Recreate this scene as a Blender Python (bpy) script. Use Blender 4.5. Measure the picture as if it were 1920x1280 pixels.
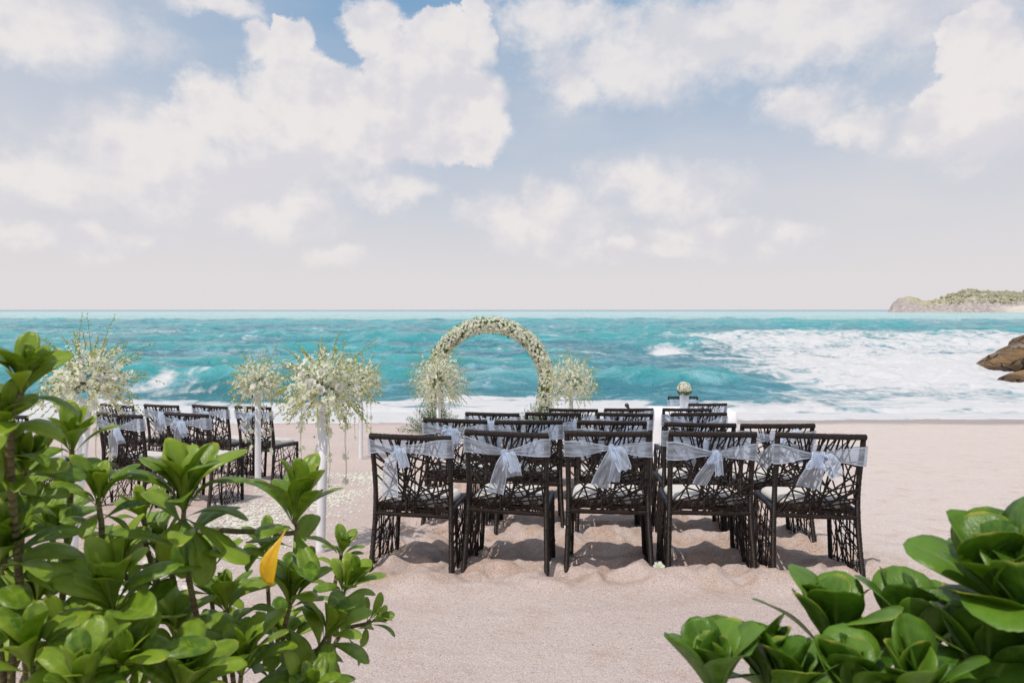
import bpy, math, random
import numpy as np
from mathutils import Vector, Matrix
R = math.radians
scene = bpy.context.scene
for o in list(bpy.data.objects): bpy.data.objects.remove(o, do_unlink=True)
COL = scene.collection

# ------------------------------------------------------------------ camera
CAM_Z = 1.57
F = 1280.0                                    # focal length in pixels of the 1920 wide frame
cam_d = bpy.data.cameras.new('camera'); cam = bpy.data.objects.new('camera', cam_d); COL.objects.link(cam)
cam.location = (0, 0, CAM_Z); cam.rotation_euler = (R(90), 0, 0)
cam_d.lens = 24.0; cam_d.sensor_width = 36.0; cam_d.shift_y = -60/1920
cam_d.clip_start = 0.05; cam_d.clip_end = 20000
cam_d.dof.use_dof = True; cam_d.dof.focus_distance = 5.0; cam_d.dof.aperture_fstop = 8.0
scene.camera = cam

# ------------------------------------------------------------------ light and exposure
SUN_EL, SUN_AZ = R(64), R(-142)               # azimuth from +Y (seaward), negative = to the left
scene.view_settings.view_transform = 'Standard'; scene.view_settings.look = 'None'
scene.view_settings.gamma = 1; scene.view_settings.use_curve_mapping = False
scene.view_settings.exposure = 0.16
sun_d = bpy.data.lights.new('sun', 'SUN'); sun = bpy.data.objects.new('sun', sun_d); COL.objects.link(sun)
sun_d.energy = 2.75; sun_d.angle = R(0.6); sun_d.color = (1.0, 0.945, 0.86)
sd = Vector((math.cos(SUN_EL)*math.sin(SUN_AZ), math.cos(SUN_EL)*math.cos(SUN_AZ), math.sin(SUN_EL)))
sun.rotation_euler = sd.to_track_quat('Z', 'Y').to_euler()
sun.location = sd*60
scene.cycles.use_denoising = True
scene.cycles.max_bounces = 8; scene.cycles.transparent_max_bounces = 24
scene.cycles.diffuse_bounces = 3; scene.cycles.glossy_bounces = 3; scene.cycles.transmission_bounces = 6
scene.cycles.sample_clamp_indirect = 6

class NT:
    """small helper round a node tree"""
    def __init__(s, nt): s.nt = nt; s.l = nt.links
    def n(s, t, **kw):
        nd = s.nt.nodes.new(t)
        for k, v in kw.items(): setattr(nd, k, v)
        return nd
    def put(s, inp, v):
        if v is None: return
        if isinstance(v, bpy.types.NodeSocket): s.l.new(v, inp)
        else: inp.default_value = v
    def math(s, op, a, b=None, c=None, clamp=False):
        nd = s.n('ShaderNodeMath', operation=op); nd.use_clamp = clamp
        s.put(nd.inputs[0], a); s.put(nd.inputs[1], b); s.put(nd.inputs[2], c); return nd.outputs[0]
    def vec(s, op, a, b=None):
        nd = s.n('ShaderNodeVectorMath', operation=op)
        s.put(nd.inputs[0], a); s.put(nd.inputs[1], b)
        return nd.outputs['Value'] if op in ('LENGTH', 'DOT_PRODUCT', 'DISTANCE') else nd.outputs[0]
    def noise(s, v, scale, detail=4, rough=.5, dist=0, col=False):
        nd = s.n('ShaderNodeTexNoise'); s.put(nd.inputs['Vector'], v)
        nd.inputs['Scale'].default_value = scale; nd.inputs['Detail'].default_value = detail
        nd.inputs['Roughness'].default_value = rough; nd.inputs['Distortion'].default_value = dist
        return nd.outputs['Color' if col else 0]
    def ramp(s, v, a, b, lo=0.0, hi=1.0, smooth=True):
        nd = s.n('ShaderNodeMapRange'); nd.interpolation_type = 'SMOOTHSTEP' if smooth else 'LINEAR'
        s.put(nd.inputs[0], v); s.put(nd.inputs[1], a); s.put(nd.inputs[2], b)
        s.put(nd.inputs[3], lo); s.put(nd.inputs[4], hi); return nd.outputs[0]
    def mix(s, f, a, b, blend='MIX'):
        nd = s.n('ShaderNodeMix', data_type='RGBA', blend_type=blend)
        s.put(nd.inputs[0], f)
        s.put(nd.inputs[6], a if isinstance(a, bpy.types.NodeSocket) else (*a, 1))
        s.put(nd.inputs[7], b if isinstance(b, bpy.types.NodeSocket) else (*b, 1))
        return nd.outputs[2]
    def comb(s, x, y, z):
        nd = s.n('ShaderNodeCombineXYZ'); s.put(nd.inputs[0], x); s.put(nd.inputs[1], y); s.put(nd.inputs[2], z)
        return nd.outputs[0]
    def bump(s, h, strength, dist, normal=None):
        nd = s.n('ShaderNodeBump'); s.put(nd.inputs['Height'], h)
        nd.inputs['Strength'].default_value = strength; nd.inputs['Distance'].default_value = dist
        if normal is not None: s.put(nd.inputs['Normal'], normal)
        return nd.outputs[0]

# ------------------------------------------------------------------ sky
world = bpy.data.worlds.new('World'); scene.world = world; world.use_nodes = True
wt = world.node_tree; wt.nodes.clear(); w = NT(wt)
SKY_STRENGTH = 0.1
tc = w.n('ShaderNodeTexCoord'); gen = tc.outputs['Generated']
sep = w.n('ShaderNodeSeparateXYZ'); w.l.new(gen, sep.inputs[0]); dx, dy, dz = sep.outputs
az = w.math('ARCTAN2', dx, dy)
hor = w.math('SQRT', w.math('ADD', w.math('MULTIPLY', dx, dx), w.math('MULTIPLY', dy, dy)))
el = w.math('DIVIDE', dz, w.math('MAXIMUM', hor, .02))
p = w.comb(az, el, 0.0)
sky = w.n('ShaderNodeTexSky', sky_type='NISHITA'); sky.sun_disc = False
sky.sun_elevation = SUN_EL; sky.sun_rotation = SUN_AZ; sky.air_density = 1.0; sky.dust_density = 1.0; sky.ozone_density = 1.5
def sc(c): return tuple(x*.93/SKY_STRENGTH for x in c)
blue = w.mix(.72, sky.outputs[0], sc((.165, .375, .61)))
hz = w.ramp(el, .04, .50, 1.0, 0.0, smooth=False)
hz = w.math('POWER', hz, 1.25)
veil = w.ramp(w.noise(w.vec('MULTIPLY', p, (1, 2.2, 1)), 2.3, 5, .55), .38, .75, 0, .45)
side = w.ramp(w.math('ABSOLUTE', az), .12, .75, 0, .42)
hz = w.math('MAXIMUM', hz, 0.0)
haze_f = w.math('SUBTRACT', 1.0, w.math('MULTIPLY', w.math('MULTIPLY', w.math('SUBTRACT', 1.0, hz), w.math('SUBTRACT', 1.0, veil)), w.math('SUBTRACT', 1.0, side)))
base = w.mix(haze_f, blue, sc((.715, .685, .695)))
# cumulus clouds: places in (azimuth, elevation), edges broken up by noise
def ang(px, py):
    u, v = (px-960)/F, (580-py)/F
    return math.atan(u), v/math.sqrt(1+u*u)
warp1 = w.vec('MULTIPLY', w.vec('SUBTRACT', w.noise(p, 8, 7, .62, 0, True), (.5, .5, .5)), (.13, .11, 0))
warp2 = w.vec('MULTIPLY', w.vec('SUBTRACT', w.noise(p, 30, 8, .66, 0, True), (.5, .5, .5)), (.022, .022, 0))
pw = w.vec('ADD', w.vec('ADD', p, warp1), warp2)
def blobs(lst, k=.25, root=False):
    acc = None
    for (px, py, rx, ry) in lst:
        a, e = ang(px, py)
        q = w.vec('MULTIPLY', w.vec('SUBTRACT', pw, (a, e, 0)), (F/rx/1.02, F/ry, 0))
        d2 = w.vec('DOT_PRODUCT', q, q)
        acc = d2 if acc is None else w.math('SMOOTH_MIN', acc, d2, k)
    if root: acc = w.math('SQRT', w.math('MAXIMUM', acc, 0.0))
    return w.math('SUBTRACT', 1.0, acc)
crisp = blobs([(800, 165, 120, 130), (705, 40, 60, 60), (828, 55, 52, 55), (893, 50, 38, 75), (895, 210, 62, 105), (760, 260, 190, 52),
               (545, 150, 95, 95), (548, 62, 36, 42), (640, 210, 110, 90), (385, 165, 62, 45), (440, 215, 120, 60),
               (1855, 175, 105, 95), (1835, 80, 58, 52), (1890, 120, 60, 60)])
soft = blobs([(60, 35, 175, 60), (400, 330, 230, 70), (280, 270, 130, 70), (520, 400, 110, 40), (40, 330, 120, 40), (1420, 55, 350, 95),
              (1190, 110, 170, 70), (1060, 40, 130, 50), (1510, 215, 75, 40), (1605, 245, 65, 34), (1080, 160, 55, 40), (725, 365, 75, 28),
              (1840, 215, 130, 80), (240, 460, 80, 25), (640, 480, 60, 22), (1470, 450, 60, 22), (1300, 440, 110, 22), (410, 20, 70, 22),
              (1180, 470, 160, 18), (120, 440, 120, 20), (560, 300, 180, 60), (1015, 425, 110, 52), (1032, 385, 50, 50), (935, 405, 75, 38), (1190, 335, 95, 50), (1270, 365, 120, 52)], .25, True)
nz = w.math('SUBTRACT', w.noise(p, 15, 10, .66), .5)
edge_s = w.ramp(w.noise(p, 5, 3, .5), .40, .62, .22, 1.0)
ca = w.ramp(w.math('MULTIPLY_ADD', nz, 1.7, crisp), -.14, edge_s, 0, .97)
sa = w.ramp(w.math('MULTIPLY_ADD', nz, 1.5, soft), -.42, .58, 0, .93)
# elsewhere round the horizon the same sky goes on with scattered clouds
infront = w.ramp(w.math('ABSOLUTE', az), .72, .95, 1, 0)
low = w.ramp(el, .48, .62, 1, 0)
inview = w.math('MULTIPLY', infront, low)
gen_c = w.ramp(w.noise(w.vec('MULTIPLY', gen, (1, 1, 1.9)), 2.6, 9, .58), .50, .64, 0, .95)
ga = w.math('MULTIPLY', gen_c, w.math('SUBTRACT', 1.0, inview))
alpha = w.math('SUBTRACT', 1.0, w.math('MULTIPLY', w.math('MULTIPLY', w.math('SUBTRACT', 1.0, ca), w.math('SUBTRACT', 1.0, sa)), w.math('SUBTRACT', 1.0, ga)))
n_a = w.noise(p, 7, 5, .55); n_b = w.noise(w.vec('ADD', p, (-.016, .03, 0)), 7, 5, .55)
sh = w.ramp(w.math('SUBTRACT', n_a, n_b), -.10, .07)
ccol = w.mix(sh, sc((.685, .670, .71)), sc((.82, .78, .77)))
alpha = w.math('MULTIPLY', alpha, w.ramp(el, .0, .12, .25, .97))
final = w.mix(alpha, base, ccol)
bg = w.n('ShaderNodeBackground'); w.l.new(final, bg.inputs[0]); bg.inputs[1].default_value = SKY_STRENGTH
wo = w.n('ShaderNodeOutputWorld'); w.l.new(bg.outputs[0], wo.inputs[0])
world.cycles.sampling_method = 'MANUAL'; world.cycles.sample_map_resolution = 512

# ------------------------------------------------------------------ numpy noise
def _hash(ix, iy, seed):
    h = (ix.astype(np.int64)*374761393 + iy.astype(np.int64)*668265263 + seed*982451653) & 0x7fffffff
    h = ((h ^ (h >> 13))*1274126177) & 0x7fffffff
    return ((h ^ (h >> 16)) & 0xffff)/65535.0
def vnoise(x, y, seed=0):
    ix, iy = np.floor(x), np.floor(y); fx, fy = x-ix, y-iy
    fx = fx*fx*fx*(fx*(fx*6-15)+10); fy = fy*fy*fy*(fy*(fy*6-15)+10)
    a, b, c, d = _hash(ix, iy, seed), _hash(ix+1, iy, seed), _hash(ix, iy+1, seed), _hash(ix+1, iy+1, seed)
    return (a*(1-fx)+b*fx)*(1-fy)+(c*(1-fx)+d*fx)*fy
def fbm(x, y, oct=4, seed=0, gain=.5):
    s = 0*x; a = 1.0; t = 0.0
    for i in range(oct):
        s = s+a*vnoise(x*2**i+i*17.3, y*2**i+i*9.1, seed+i); t += a; a *= gain
    return s/t
def sstep(a, b, x):
    t = np.clip((x-a)/(b-a), 0, 1); return t*t*(3-2*t)

# ------------------------------------------------------------------ mesh helpers
class MB:
    def __init__(s): s.v = []; s.f = []; s.uv = []; s.mi = []
    def add(s, verts, faces, uvs=None, mi=0):
        b = len(s.v); s.v += [tuple(q) for q in verts]
        for f in faces:
            s.f.append(tuple(i+b for i in f)); s.mi.append(mi)
            s.uv += [(uvs[i] if uvs else (0, 0)) for i in f]
    def mesh(s, name, mats, smooth=True):
        me = bpy.data.meshes.new(name); me.from_pydata(s.v, [], s.f)
        u = me.uv_layers.new(name='UVMap')
        u.data.foreach_set('uv', np.array(s.uv, dtype=np.float32).ravel())
        for m in (mats if isinstance(mats, (list, tuple)) else [mats]): me.materials.append(m)
        me.polygons.foreach_set('material_index', np.array(s.mi, dtype=np.int32))
        me.polygons.foreach_set('use_smooth', np.full(len(s.f), smooth))
        me.update(); return me
    def obj(s, name, mats, parent=None, smooth=True):
        return link(name, s.mesh(name, mats, smooth), parent)
def link(name, me, parent=None):
    o = bpy.data.objects.new(name, me); COL.objects.link(o)
    if parent is not None: o.parent = parent
    return o
def tag(o, label=None, cat=None, group=None, kind=None):
    if label: o['label'] = label
    if cat: o['category'] = cat
    if group: o['group'] = group
    if kind: o['kind'] = kind
    return o
def thing(name, label, cat, loc=(0, 0, 0), rz=0.0, group=None):
    o = bpy.data.objects.new(name, None); COL.objects.link(o); o.empty_display_size = .1
    o.location = loc; o.rotation_euler = (0, 0, rz)
    return tag(o, label, cat, group)
def copy_tree(o, parent=None):
    c = o.copy(); COL.objects.link(c); c.parent = parent
    for ch in list(o.children): copy_tree(ch, c)
    return c
def tube(mb, pts, rad, sides=8, cap=True, mi=0, squash=None):
    pts = [Vector(q) for q in pts]; n = len(pts)
    rad = rad if isinstance(rad, (list, tuple)) else [rad]*n
    t0 = (pts[1]-pts[0]).normalized()
    up = Vector((0, 0, 1)) if abs(t0.z) < .9 else Vector((0, 1, 0))
    nx = t0.cross(up).normalized()
    vs, uv, L = [], [], 0.0
    for i in range(n):
        t = (pts[min(i+1, n-1)]-pts[max(i-1, 0)]).normalized()
        nx = (nx-t*nx.dot(t)).normalized(); ny = t.cross(nx)
        if i: L += (pts[i]-pts[i-1]).length
        for k in range(sides):
            a = 2*math.pi*k/sides
            vs.append(pts[i]+(nx*math.cos(a)+ny*math.sin(a)*(squash or 1))*rad[i]); uv.append((k/sides, L))
    fs = [(i*sides+k, i*sides+(k+1) % sides, (i+1)*sides+(k+1) % sides, (i+1)*sides+k) for i in range(n-1) for k in range(sides)]
    if cap: fs += [tuple(range(sides))[::-1], tuple((n-1)*sides+k for k in range(sides))]
    mb.add(vs, fs, uv, mi)
def catmull(pts, n):
    P = [Vector(q) for q in pts]; P = [P[0]*2-P[1]]+P+[P[-1]*2-P[-2]]; out = []
    segs = len(P)-3
    for i in range(n):
        u = i/(n-1)*segs; k = min(int(u), segs-1); t = u-k
        a, b, c, d = P[k:k+4]
        out.append(.5*((2*b)+(c-a)*t+(2*a-5*b+4*c-d)*t*t+(3*b-a-3*c+d)*t**3))
    return out
def grid_mesh(name, X, Y, Z, mats, attrs=None):
    nr, nc = X.shape; me = bpy.data.meshes.new(name)
    co = np.stack([X, Y, Z], -1).reshape(-1, 3).astype(np.float32)
    idx = np.arange(nr*nc).reshape(nr, nc)
    q = np.stack([idx[:-1, :-1], idx[:-1, 1:], idx[1:, 1:], idx[1:, :-1]], -1).reshape(-1, 4).astype(np.int32)
    me.vertices.add(len(co)); me.vertices.foreach_set('co', co.ravel())
    me.loops.add(q.size); me.loops.foreach_set('vertex_index', q.ravel())
    me.polygons.add(len(q)); me.polygons.foreach_set('loop_start', np.arange(0, q.size, 4, dtype=np.int32))
    me.polygons.foreach_set('use_smooth', np.ones(len(q), dtype=bool))
    for m in mats: me.materials.append(m)
    for k, a in (attrs or {}).items():
        at = me.attributes.new(k, 'FLOAT', 'POINT'); at.data.foreach_set('value', a.ravel().astype(np.float32))
    me.update(); me.validate(); return me

# ------------------------------------------------------------------ materials
def material(name):
    m = bpy.data.materials.new(name); m.use_nodes = True; m.node_tree.nodes.clear()
    t = NT(m.node_tree); out = t.n('ShaderNodeOutputMaterial'); return m, t, out
def principled(t, color, rough=.5, spec=.5, normal=None, **kw):
    b = t.n('ShaderNodeBsdfPrincipled')
    t.put(b.inputs['Base Color'], color if isinstance(color, bpy.types.NodeSocket) else (*color, 1))
    t.put(b.inputs['Roughness'], rough); t.put(b.inputs['Specular IOR Level'], spec)
    if normal is not None: t.put(b.inputs['Normal'], normal)
    for k, v in kw.items(): t.put(b.inputs[k], v)
    return b
def simple(name, col, rough=.6, spec=.4, var=.15, scale=20):
    m, t, out = material(name); g = t.n('ShaderNodeTexCoord').outputs['Object']
    nse = t.noise(g, scale, 4, .6)
    c = t.mix(nse, tuple(x*(1-var) for x in col), tuple(min(1, x*(1+var)) for x in col))
    b = principled(t, c, rough, spec, t.bump(nse, .15, .01)); t.l.new(b.outputs[0], out.inputs[0]); return m
def petal_mat(name, col, tip, trans=.3):
    m, t, out = material(name)
    g = t.n('ShaderNodeNewGeometry'); uv = t.n('ShaderNodeUVMap').outputs[0]
    sx = t.n('ShaderNodeSeparateXYZ'); t.l.new(uv, sx.inputs[0])
    isl = g.outputs['Random Per Island']
    c = t.mix(t.ramp(sx.outputs[1], .05, .62), tip, col)
    c = t.mix(t.ramp(isl, .0, 1, 0, .5, False), c, tuple(x*.92 for x in col))
    b = principled(t, c, .55, .25); tr = t.n('ShaderNodeBsdfTranslucent'); t.l.new(c, tr.inputs[0])
    mx = t.n('ShaderNodeMixShader'); mx.inputs[0].default_value = trans
    t.l.new(b.outputs[0], mx.inputs[1]); t.l.new(tr.outputs[0], mx.inputs[2]); t.l.new(mx.outputs[0], out.inputs[0]); return m

def sand_mat():
    m, t, out = material('sand')
    pos = t.n('ShaderNodeNewGeometry').outputs['Position']
    s = t.n('ShaderNodeSeparateXYZ'); t.l.new(pos, s.inputs[0])
    big = t.noise(pos, .55, 4, .5); mid = t.noise(pos, 5, 5, .6); gr = t.noise(pos, 135, 5, .85); gr2 = t.noise(pos, 75, 2, .7)
    c = t.mix(t.ramp(big, .35, .65), (.530, .425, .392), (.570, .466, .430))
    pale = t.n('ShaderNodeAttribute', attribute_name='pale').outputs['Fac']
    c = t.mix(pale, c, (.625, .535, .495))
    c = t.mix(t.ramp(mid, .50, .72, 0, .45), c, (.44, .30, .235))
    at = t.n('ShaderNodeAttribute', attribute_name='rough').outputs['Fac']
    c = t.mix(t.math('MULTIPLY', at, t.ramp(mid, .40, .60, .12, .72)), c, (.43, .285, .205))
    c = t.mix(t.ramp(gr, .53, .62, 0, .85), c, (.27, .20, .18))
    c = t.mix(t.ramp(gr, .47, .38, 0, .85), c, (.76, .69, .67))
    c = t.mix(t.ramp(gr2, .64, .70, 0, .85), c, (.20, .13, .11))
    wet = t.ramp(t.math('MULTIPLY_ADD', big, 1.0, s.outputs[1]), 17.2, 18.4)
    c = t.mix(wet, c, (.33, .265, .25))
    n1 = t.bump(gr, .8, .006); n2 = t.bump(t.noise(pos, 24, 5, .65), .5, .02, n1)
    b = principled(t, c, t.math('MULTIPLY_ADD', wet, -.55, .9), .25, n2); t.l.new(b.outputs[0], out.inputs[0]); return m

def sea_mat():
    m, t, out = material('sea')
    pos = t.n('ShaderNodeNewGeometry').outputs['Position']
    s = t.n('ShaderNodeSeparateXYZ'); t.l.new(pos, s.inputs[0]); Y = s.outputs[1]
    fo = t.n('ShaderNodeAttribute', attribute_name='foam').outputs['Fac']
    cr = t.n('ShaderNodeAttribute', attribute_name='crest').outputs['Fac']
    pa = t.vec('MULTIPLY', pos, (.9, .8, 1))
    n1 = t.noise(pa, .30, 6, .62, .6); n2 = t.noise(pa, .045, 6, .6, .5); n3 = t.noise(pa, 1.3, 5, .65, .8)
    c = t.mix(t.ramp(n1, .32, .68), (.034, .175, .220), (.095, .285, .338))
    c = t.mix(t.ramp(n2, .40, .65, 0, .6), c, (.020, .19, .28))
    c = t.mix(t.ramp(cr, .15, .9, 0, .8), c, (.055, .36, .375))
    c = t.mix(t.ramp(Y, 30, 190, 0, .35), c, (.22, .47, .52))  # distance haze put into the water colour, paler seaward
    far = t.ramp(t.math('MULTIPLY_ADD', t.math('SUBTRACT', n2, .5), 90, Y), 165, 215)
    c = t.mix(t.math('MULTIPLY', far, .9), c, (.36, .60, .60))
    c = t.mix(t.ramp(Y, 700, 1300), c, (.03, .20, .30))
    pf = t.vec('MULTIPLY', pos, (.8, .8, 1))
    d1 = t.noise(pf, .55, 9, .68, 1.6)
    d2 = t.noise(pf, 2.2, 6, .65, 1.0)
    dn = t.math('MULTIPLY_ADD', d2, .28, t.math('MULTIPLY', d1, .72))
    thr = t.ramp(fo, 0, 1, .76, .24, False)
    mask = t.ramp(t.math('SUBTRACT', dn, thr), -.04, .19)
    fcol = t.mix(t.ramp(d2, .3, .7), (.54, .545, .57), (.62, .605, .61))
    n4 = t.noise(t.vec('MULTIPLY', pos, (.5, .95, 1)), .85, 8, .68, 1.0); n5 = t.noise(t.vec('MULTIPLY', pos, (1, .7, 1)), .2, 6, .6, .6)
    wn = t.bump(n4, .75, .5, t.bump(n5, .9, 1.1, t.bump(n3, .5, .15)))
    c = t.mix(t.ramp(n4, .48, .68, 0, .70), c, (.27, .49, .56))  # sky reflections off the wavelets painted in as paler streaks
    b = principled(t, c, .16, .42, wn); b.inputs['IOR'].default_value = 1.33
    f = principled(t, fcol, .8, .1, t.bump(dn, .5, .2))
    mx = t.n('ShaderNodeMixShader'); t.l.new(mask, mx.inputs[0]); t.l.new(b.outputs[0], mx.inputs[1]); t.l.new(f.outputs[0], mx.inputs[2])
    t.l.new(mx.outputs[0], out.inputs[0]); return m

def rattan_mat(name, col):
    m, t, out = material(name)
    uv = t.n('ShaderNodeUVMap').outputs[0]; ob = t.n('ShaderNodeTexCoord').outputs['Object']
    s = t.n('ShaderNodeSeparateXYZ'); t.l.new(uv, s.inputs[0])
    ph = t.math('MULTIPLY_ADD', s.outputs[1], 620, t.math('MULTIPLY', s.outputs[0], 6.283))
    wv = t.math('SINE', ph); nn = t.noise(ob, 60, 4, .6)
    c = t.mix(t.ramp(nn, .3, .75), tuple(x*.55 for x in col), tuple(x*1.7 for x in col))
    b = principled(t, c, .42, .32, t.bump(t.math('MULTIPLY_ADD', nn, 1.2, wv), .6, .003)); t.l.new(b.outputs[0], out.inputs[0]); return m

def sash_mat():
    m, t, out = material('organza')
    uv = t.n('ShaderNodeUVMap').outputs[0]; s = t.n('ShaderNodeSeparateXYZ'); t.l.new(uv, s.inputs[0])
    e = t.math('ABSOLUTE', t.math('SUBTRACT', s.outputs[0], .5))
    hem = t.ramp(e, .43, .45)
    streak = t.noise(t.comb(t.math('MULTIPLY', s.outputs[0], 2.2), t.math('MULTIPLY', s.outputs[1], .35), 0.0), 2.0, 3, .55)
    op = t.math('MAXIMUM', t.math('MULTIPLY', hem, .92), t.ramp(streak, .36, .72, .34, .72))
    d = principled(t, (.76, .86, 1.0), .6, .2, None)
    d.inputs['Sheen Weight'].default_value = .3
    tl = t.n('ShaderNodeBsdfTranslucent'); tl.inputs[0].default_value = (.76, .86, 1.0, 1)
    a = t.n('ShaderNodeMixShader'); a.inputs[0].default_value = .4; t.l.new(d.outputs[0], a.inputs[1]); t.l.new(tl.outputs[0], a.inputs[2])
    tp = t.n('ShaderNodeBsdfTransparent'); tp.inputs[0].default_value = (.93, .95, 1, 1)
    mx = t.n('ShaderNodeMixShader'); t.l.new(op, mx.inputs[0]); t.l.new(tp.outputs[0], mx.inputs[1]); t.l.new(a.outputs[0], mx.inputs[2])
    t.l.new(mx.outputs[0], out.inputs[0]); return m

def leaf_mat(name, dark, light, yellow):
    m, t, out = material(name)
    uv = t.n('ShaderNodeUVMap').outputs[0]; s = t.n('ShaderNodeSeparateXYZ'); t.l.new(uv, s.inputs[0]); U, V = s.outputs[0], s.outputs[1]
    oi = t.n('ShaderNodeObjectInfo').outputs['Random']; ob = t.n('ShaderNodeTexCoord').outputs['Object']
    off = t.vec('ADD', ob, t.comb(t.math('MULTIPLY', oi, 37), 0.0, 0.0))
    n1 = t.noise(off, 26, 4, .6); n2 = t.noise(off, 9, 3, .5)
    c = t.mix(t.ramp(oi, 0, 1, 0, 1, False), dark, light)
    c = t.mix(t.ramp(n2, .35, .7, 0, .5), c, tuple(x*1.2 for x in light))
    au = t.math('ABSOLUTE', t.math('SUBTRACT', U, .5))
    rib = t.ramp(au, .015, .055, .9, 0)
    vein = t.math('SINE', t.math('MULTIPLY_ADD', au, -70, t.math('MULTIPLY', V, 75)))
    c = t.mix(t.ramp(vein, .6, 1, 0, .10), c, tuple(x*1.6 for x in light))
    c = t.mix(t.math('MULTIPLY', rib, t.ramp(V, .1, .95, 1, .1)), c, (.38, .50, .12))
    r2 = t.math('FRACT', t.math('MULTIPLY', oi, 7.13))
    edge = t.math('MAXIMUM', t.ramp(au, .455, .5), t.ramp(V, .945, 1.0))
    yl = t.math('MULTIPLY', t.math('MULTIPLY', edge, t.ramp(V, .55, .95)), t.ramp(t.math('ADD', t.math('MULTIPLY', n1, .6), r2), .75, 1.35, 0, .8))
    c = t.mix(yl, c, yellow)
    spot = t.math('MULTIPLY', t.ramp(n1, .64, .72), t.ramp(r2, .8, .95))
    c = t.mix(t.math('MULTIPLY', spot, .6), c, (.22, .13, .03))
    b = principled(t, c, t.ramp(n1, .3, .7, .27, .42), .5, t.bump(t.math('MULTIPLY_ADD', vein, .06, n1), .22, .004))
    tl = t.n('ShaderNodeBsdfTranslucent'); t.l.new(t.mix(.55, c, (.42, .56, .035)), tl.inputs[0])
    mx = t.n('ShaderNodeMixShader'); mx.inputs[0].default_value = .40
    t.l.new(b.outputs[0], mx.inputs[1]); t.l.new(tl.outputs[0], mx.inputs[2]); t.l.new(mx.outputs[0], out.inputs[0]); return m

def bark_mat():
    m, t, out = material('shrub_bark')
    uv = t.n('ShaderNodeUVMap').outputs[0]; s = t.n('ShaderNodeSeparateXYZ'); t.l.new(uv, s.inputs[0])
    ob = t.n('ShaderNodeTexCoord').outputs['Object']; nn = t.noise(ob, 40, 4, .6)
    ring = t.math('SINE', t.math('MULTIPLY_ADD', nn, 5, t.math('MULTIPLY', s.outputs[1], 420)))
    c = t.mix(t.ramp(nn, .35, .65), (.085, .065, .03), (.16, .155, .055)); c = t.mix(t.ramp(ring, .2, 1, 0, .35), c, (.20, .16, .075))
    b = principled(t, c, .7, .3, t.bump(ring, .6, .004)); t.l.new(b.outputs[0], out.inputs[0]); return m

def rock_mat(name, a, b_, c_, sc_=1.0):
    m, t, out = material(name)
    pos = t.n('ShaderNodeNewGeometry').outputs['Position']
    n1 = t.noise(t.vec('MULTIPLY', pos, (1, 1, 2.6)), .35*sc_, 7, .62, .6); n2 = t.noise(t.vec('MULTIPLY', pos, (.5, .5, 3)), 1.6*sc_, 6, .65, .5)
    c = t.mix(t.ramp(n1, .36, .64), a, b_); c = t.mix(t.ramp(n2, .48, .68, 0, .75), c, c_)
    sx = t.n('ShaderNodeSeparateXYZ'); t.l.new(pos, sx.inputs[0])
    wet = t.ramp(t.math('MULTIPLY_ADD', n1, 1.2, sx.outputs[2]), -1.15, -.45, 1, 0)
    c = t.mix(t.math('MULTIPLY', wet, .6), c, (.05, .032, .02))
    vo = t.n('ShaderNodeTexVoronoi', feature='DISTANCE_TO_EDGE'); t.put(vo.inputs['Vector'], t.vec('MULTIPLY', t.vec('ADD', pos, t.vec('MULTIPLY', t.noise(pos, 1.2, 3, .5, 0, True), (.9, .9, .9))), (.5, .5, 1.3))); vo.inputs['Scale'].default_value = .9
    crack = t.ramp(vo.outputs[0], 0, .035, 1, 0); c = t.mix(t.math('MULTIPLY', crack, .7), c, (.035, .025, .018))
    b = principled(t, c, t.math('MULTIPLY_ADD', wet, -.3, .62), .4, t.bump(t.math('SUBTRACT', t.math('ADD', n1, n2), crack), .9, .35/sc_)); t.l.new(b.outputs[0], out.inputs[0]); return m

def headland_mat():
    m, t, out = material('headland_ground')
    pos = t.n('ShaderNodeNewGeometry').outputs['Position']
    g = t.n('ShaderNodeAttribute', attribute_name='green').outputs['Fac']
    sh = t.n('ShaderNodeAttribute', attribute_name='beach').outputs['Fac']
    n1 = t.noise(pos, .12, 6, .65); n2 = t.noise(t.vec('MULTIPLY', pos, (1, 1, 2)), .3, 6, .7)
    rock = t.mix(t.ramp(n2, .35, .65), (.29, .25, .24), (.55, .48, .45))  # hazy fade put into the colours: rock and grass both paled
    grass = t.mix(t.ramp(n1, .35, .65), (.38, .35, .25), (.52, .47, .35))
    c = t.mix(t.ramp(t.math('MULTIPLY_ADD', n1, .6, g), .55, .85), rock, grass)
    c = t.mix(sh, c, (.72, .66, .58))
    b = principled(t, c, .9, .1, t.bump(n2, .8, 2.0)); t.l.new(b.outputs[0], out.inputs[0]); return m

M = {}
M['sand'] = sand_mat(); M['sea'] = sea_mat()
M['rattan'] = rattan_mat('dark_rattan', (.019, .0125, .010)); M['strand'] = rattan_mat('rattan_strand', (.021, .0130, .0100))
M['rail'] = rattan_mat('seat_rail_rattan', (.020, .022, .032))  # sky reflection put into the base colour as a blue tint
M['cushion'] = simple('cushion_fabric', (.62, .58, .545), .9, .1, .05, 60)
M['sash'] = sash_mat()
M['petal'] = petal_mat('white_petal', (.91, .91, .82), (.66, .76, .30), .45); M['rose'] = petal_mat('cream_rose', (.92, .90, .85), (.90, .86, .74), .3)
M['bud'] = petal_mat('green_bud', (.52, .56, .16), (.40, .48, .10)); M['twig'] = simple('twig', (.17, .19, .06), .7, .3)
M['arch_leaf'] = simple('dark_leaf', (.06, .10, .028), .65, .2, .3); M['baby'] = petal_mat('tiny_blossom', (.74, .78, .76), (.40, .50, .30))
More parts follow.
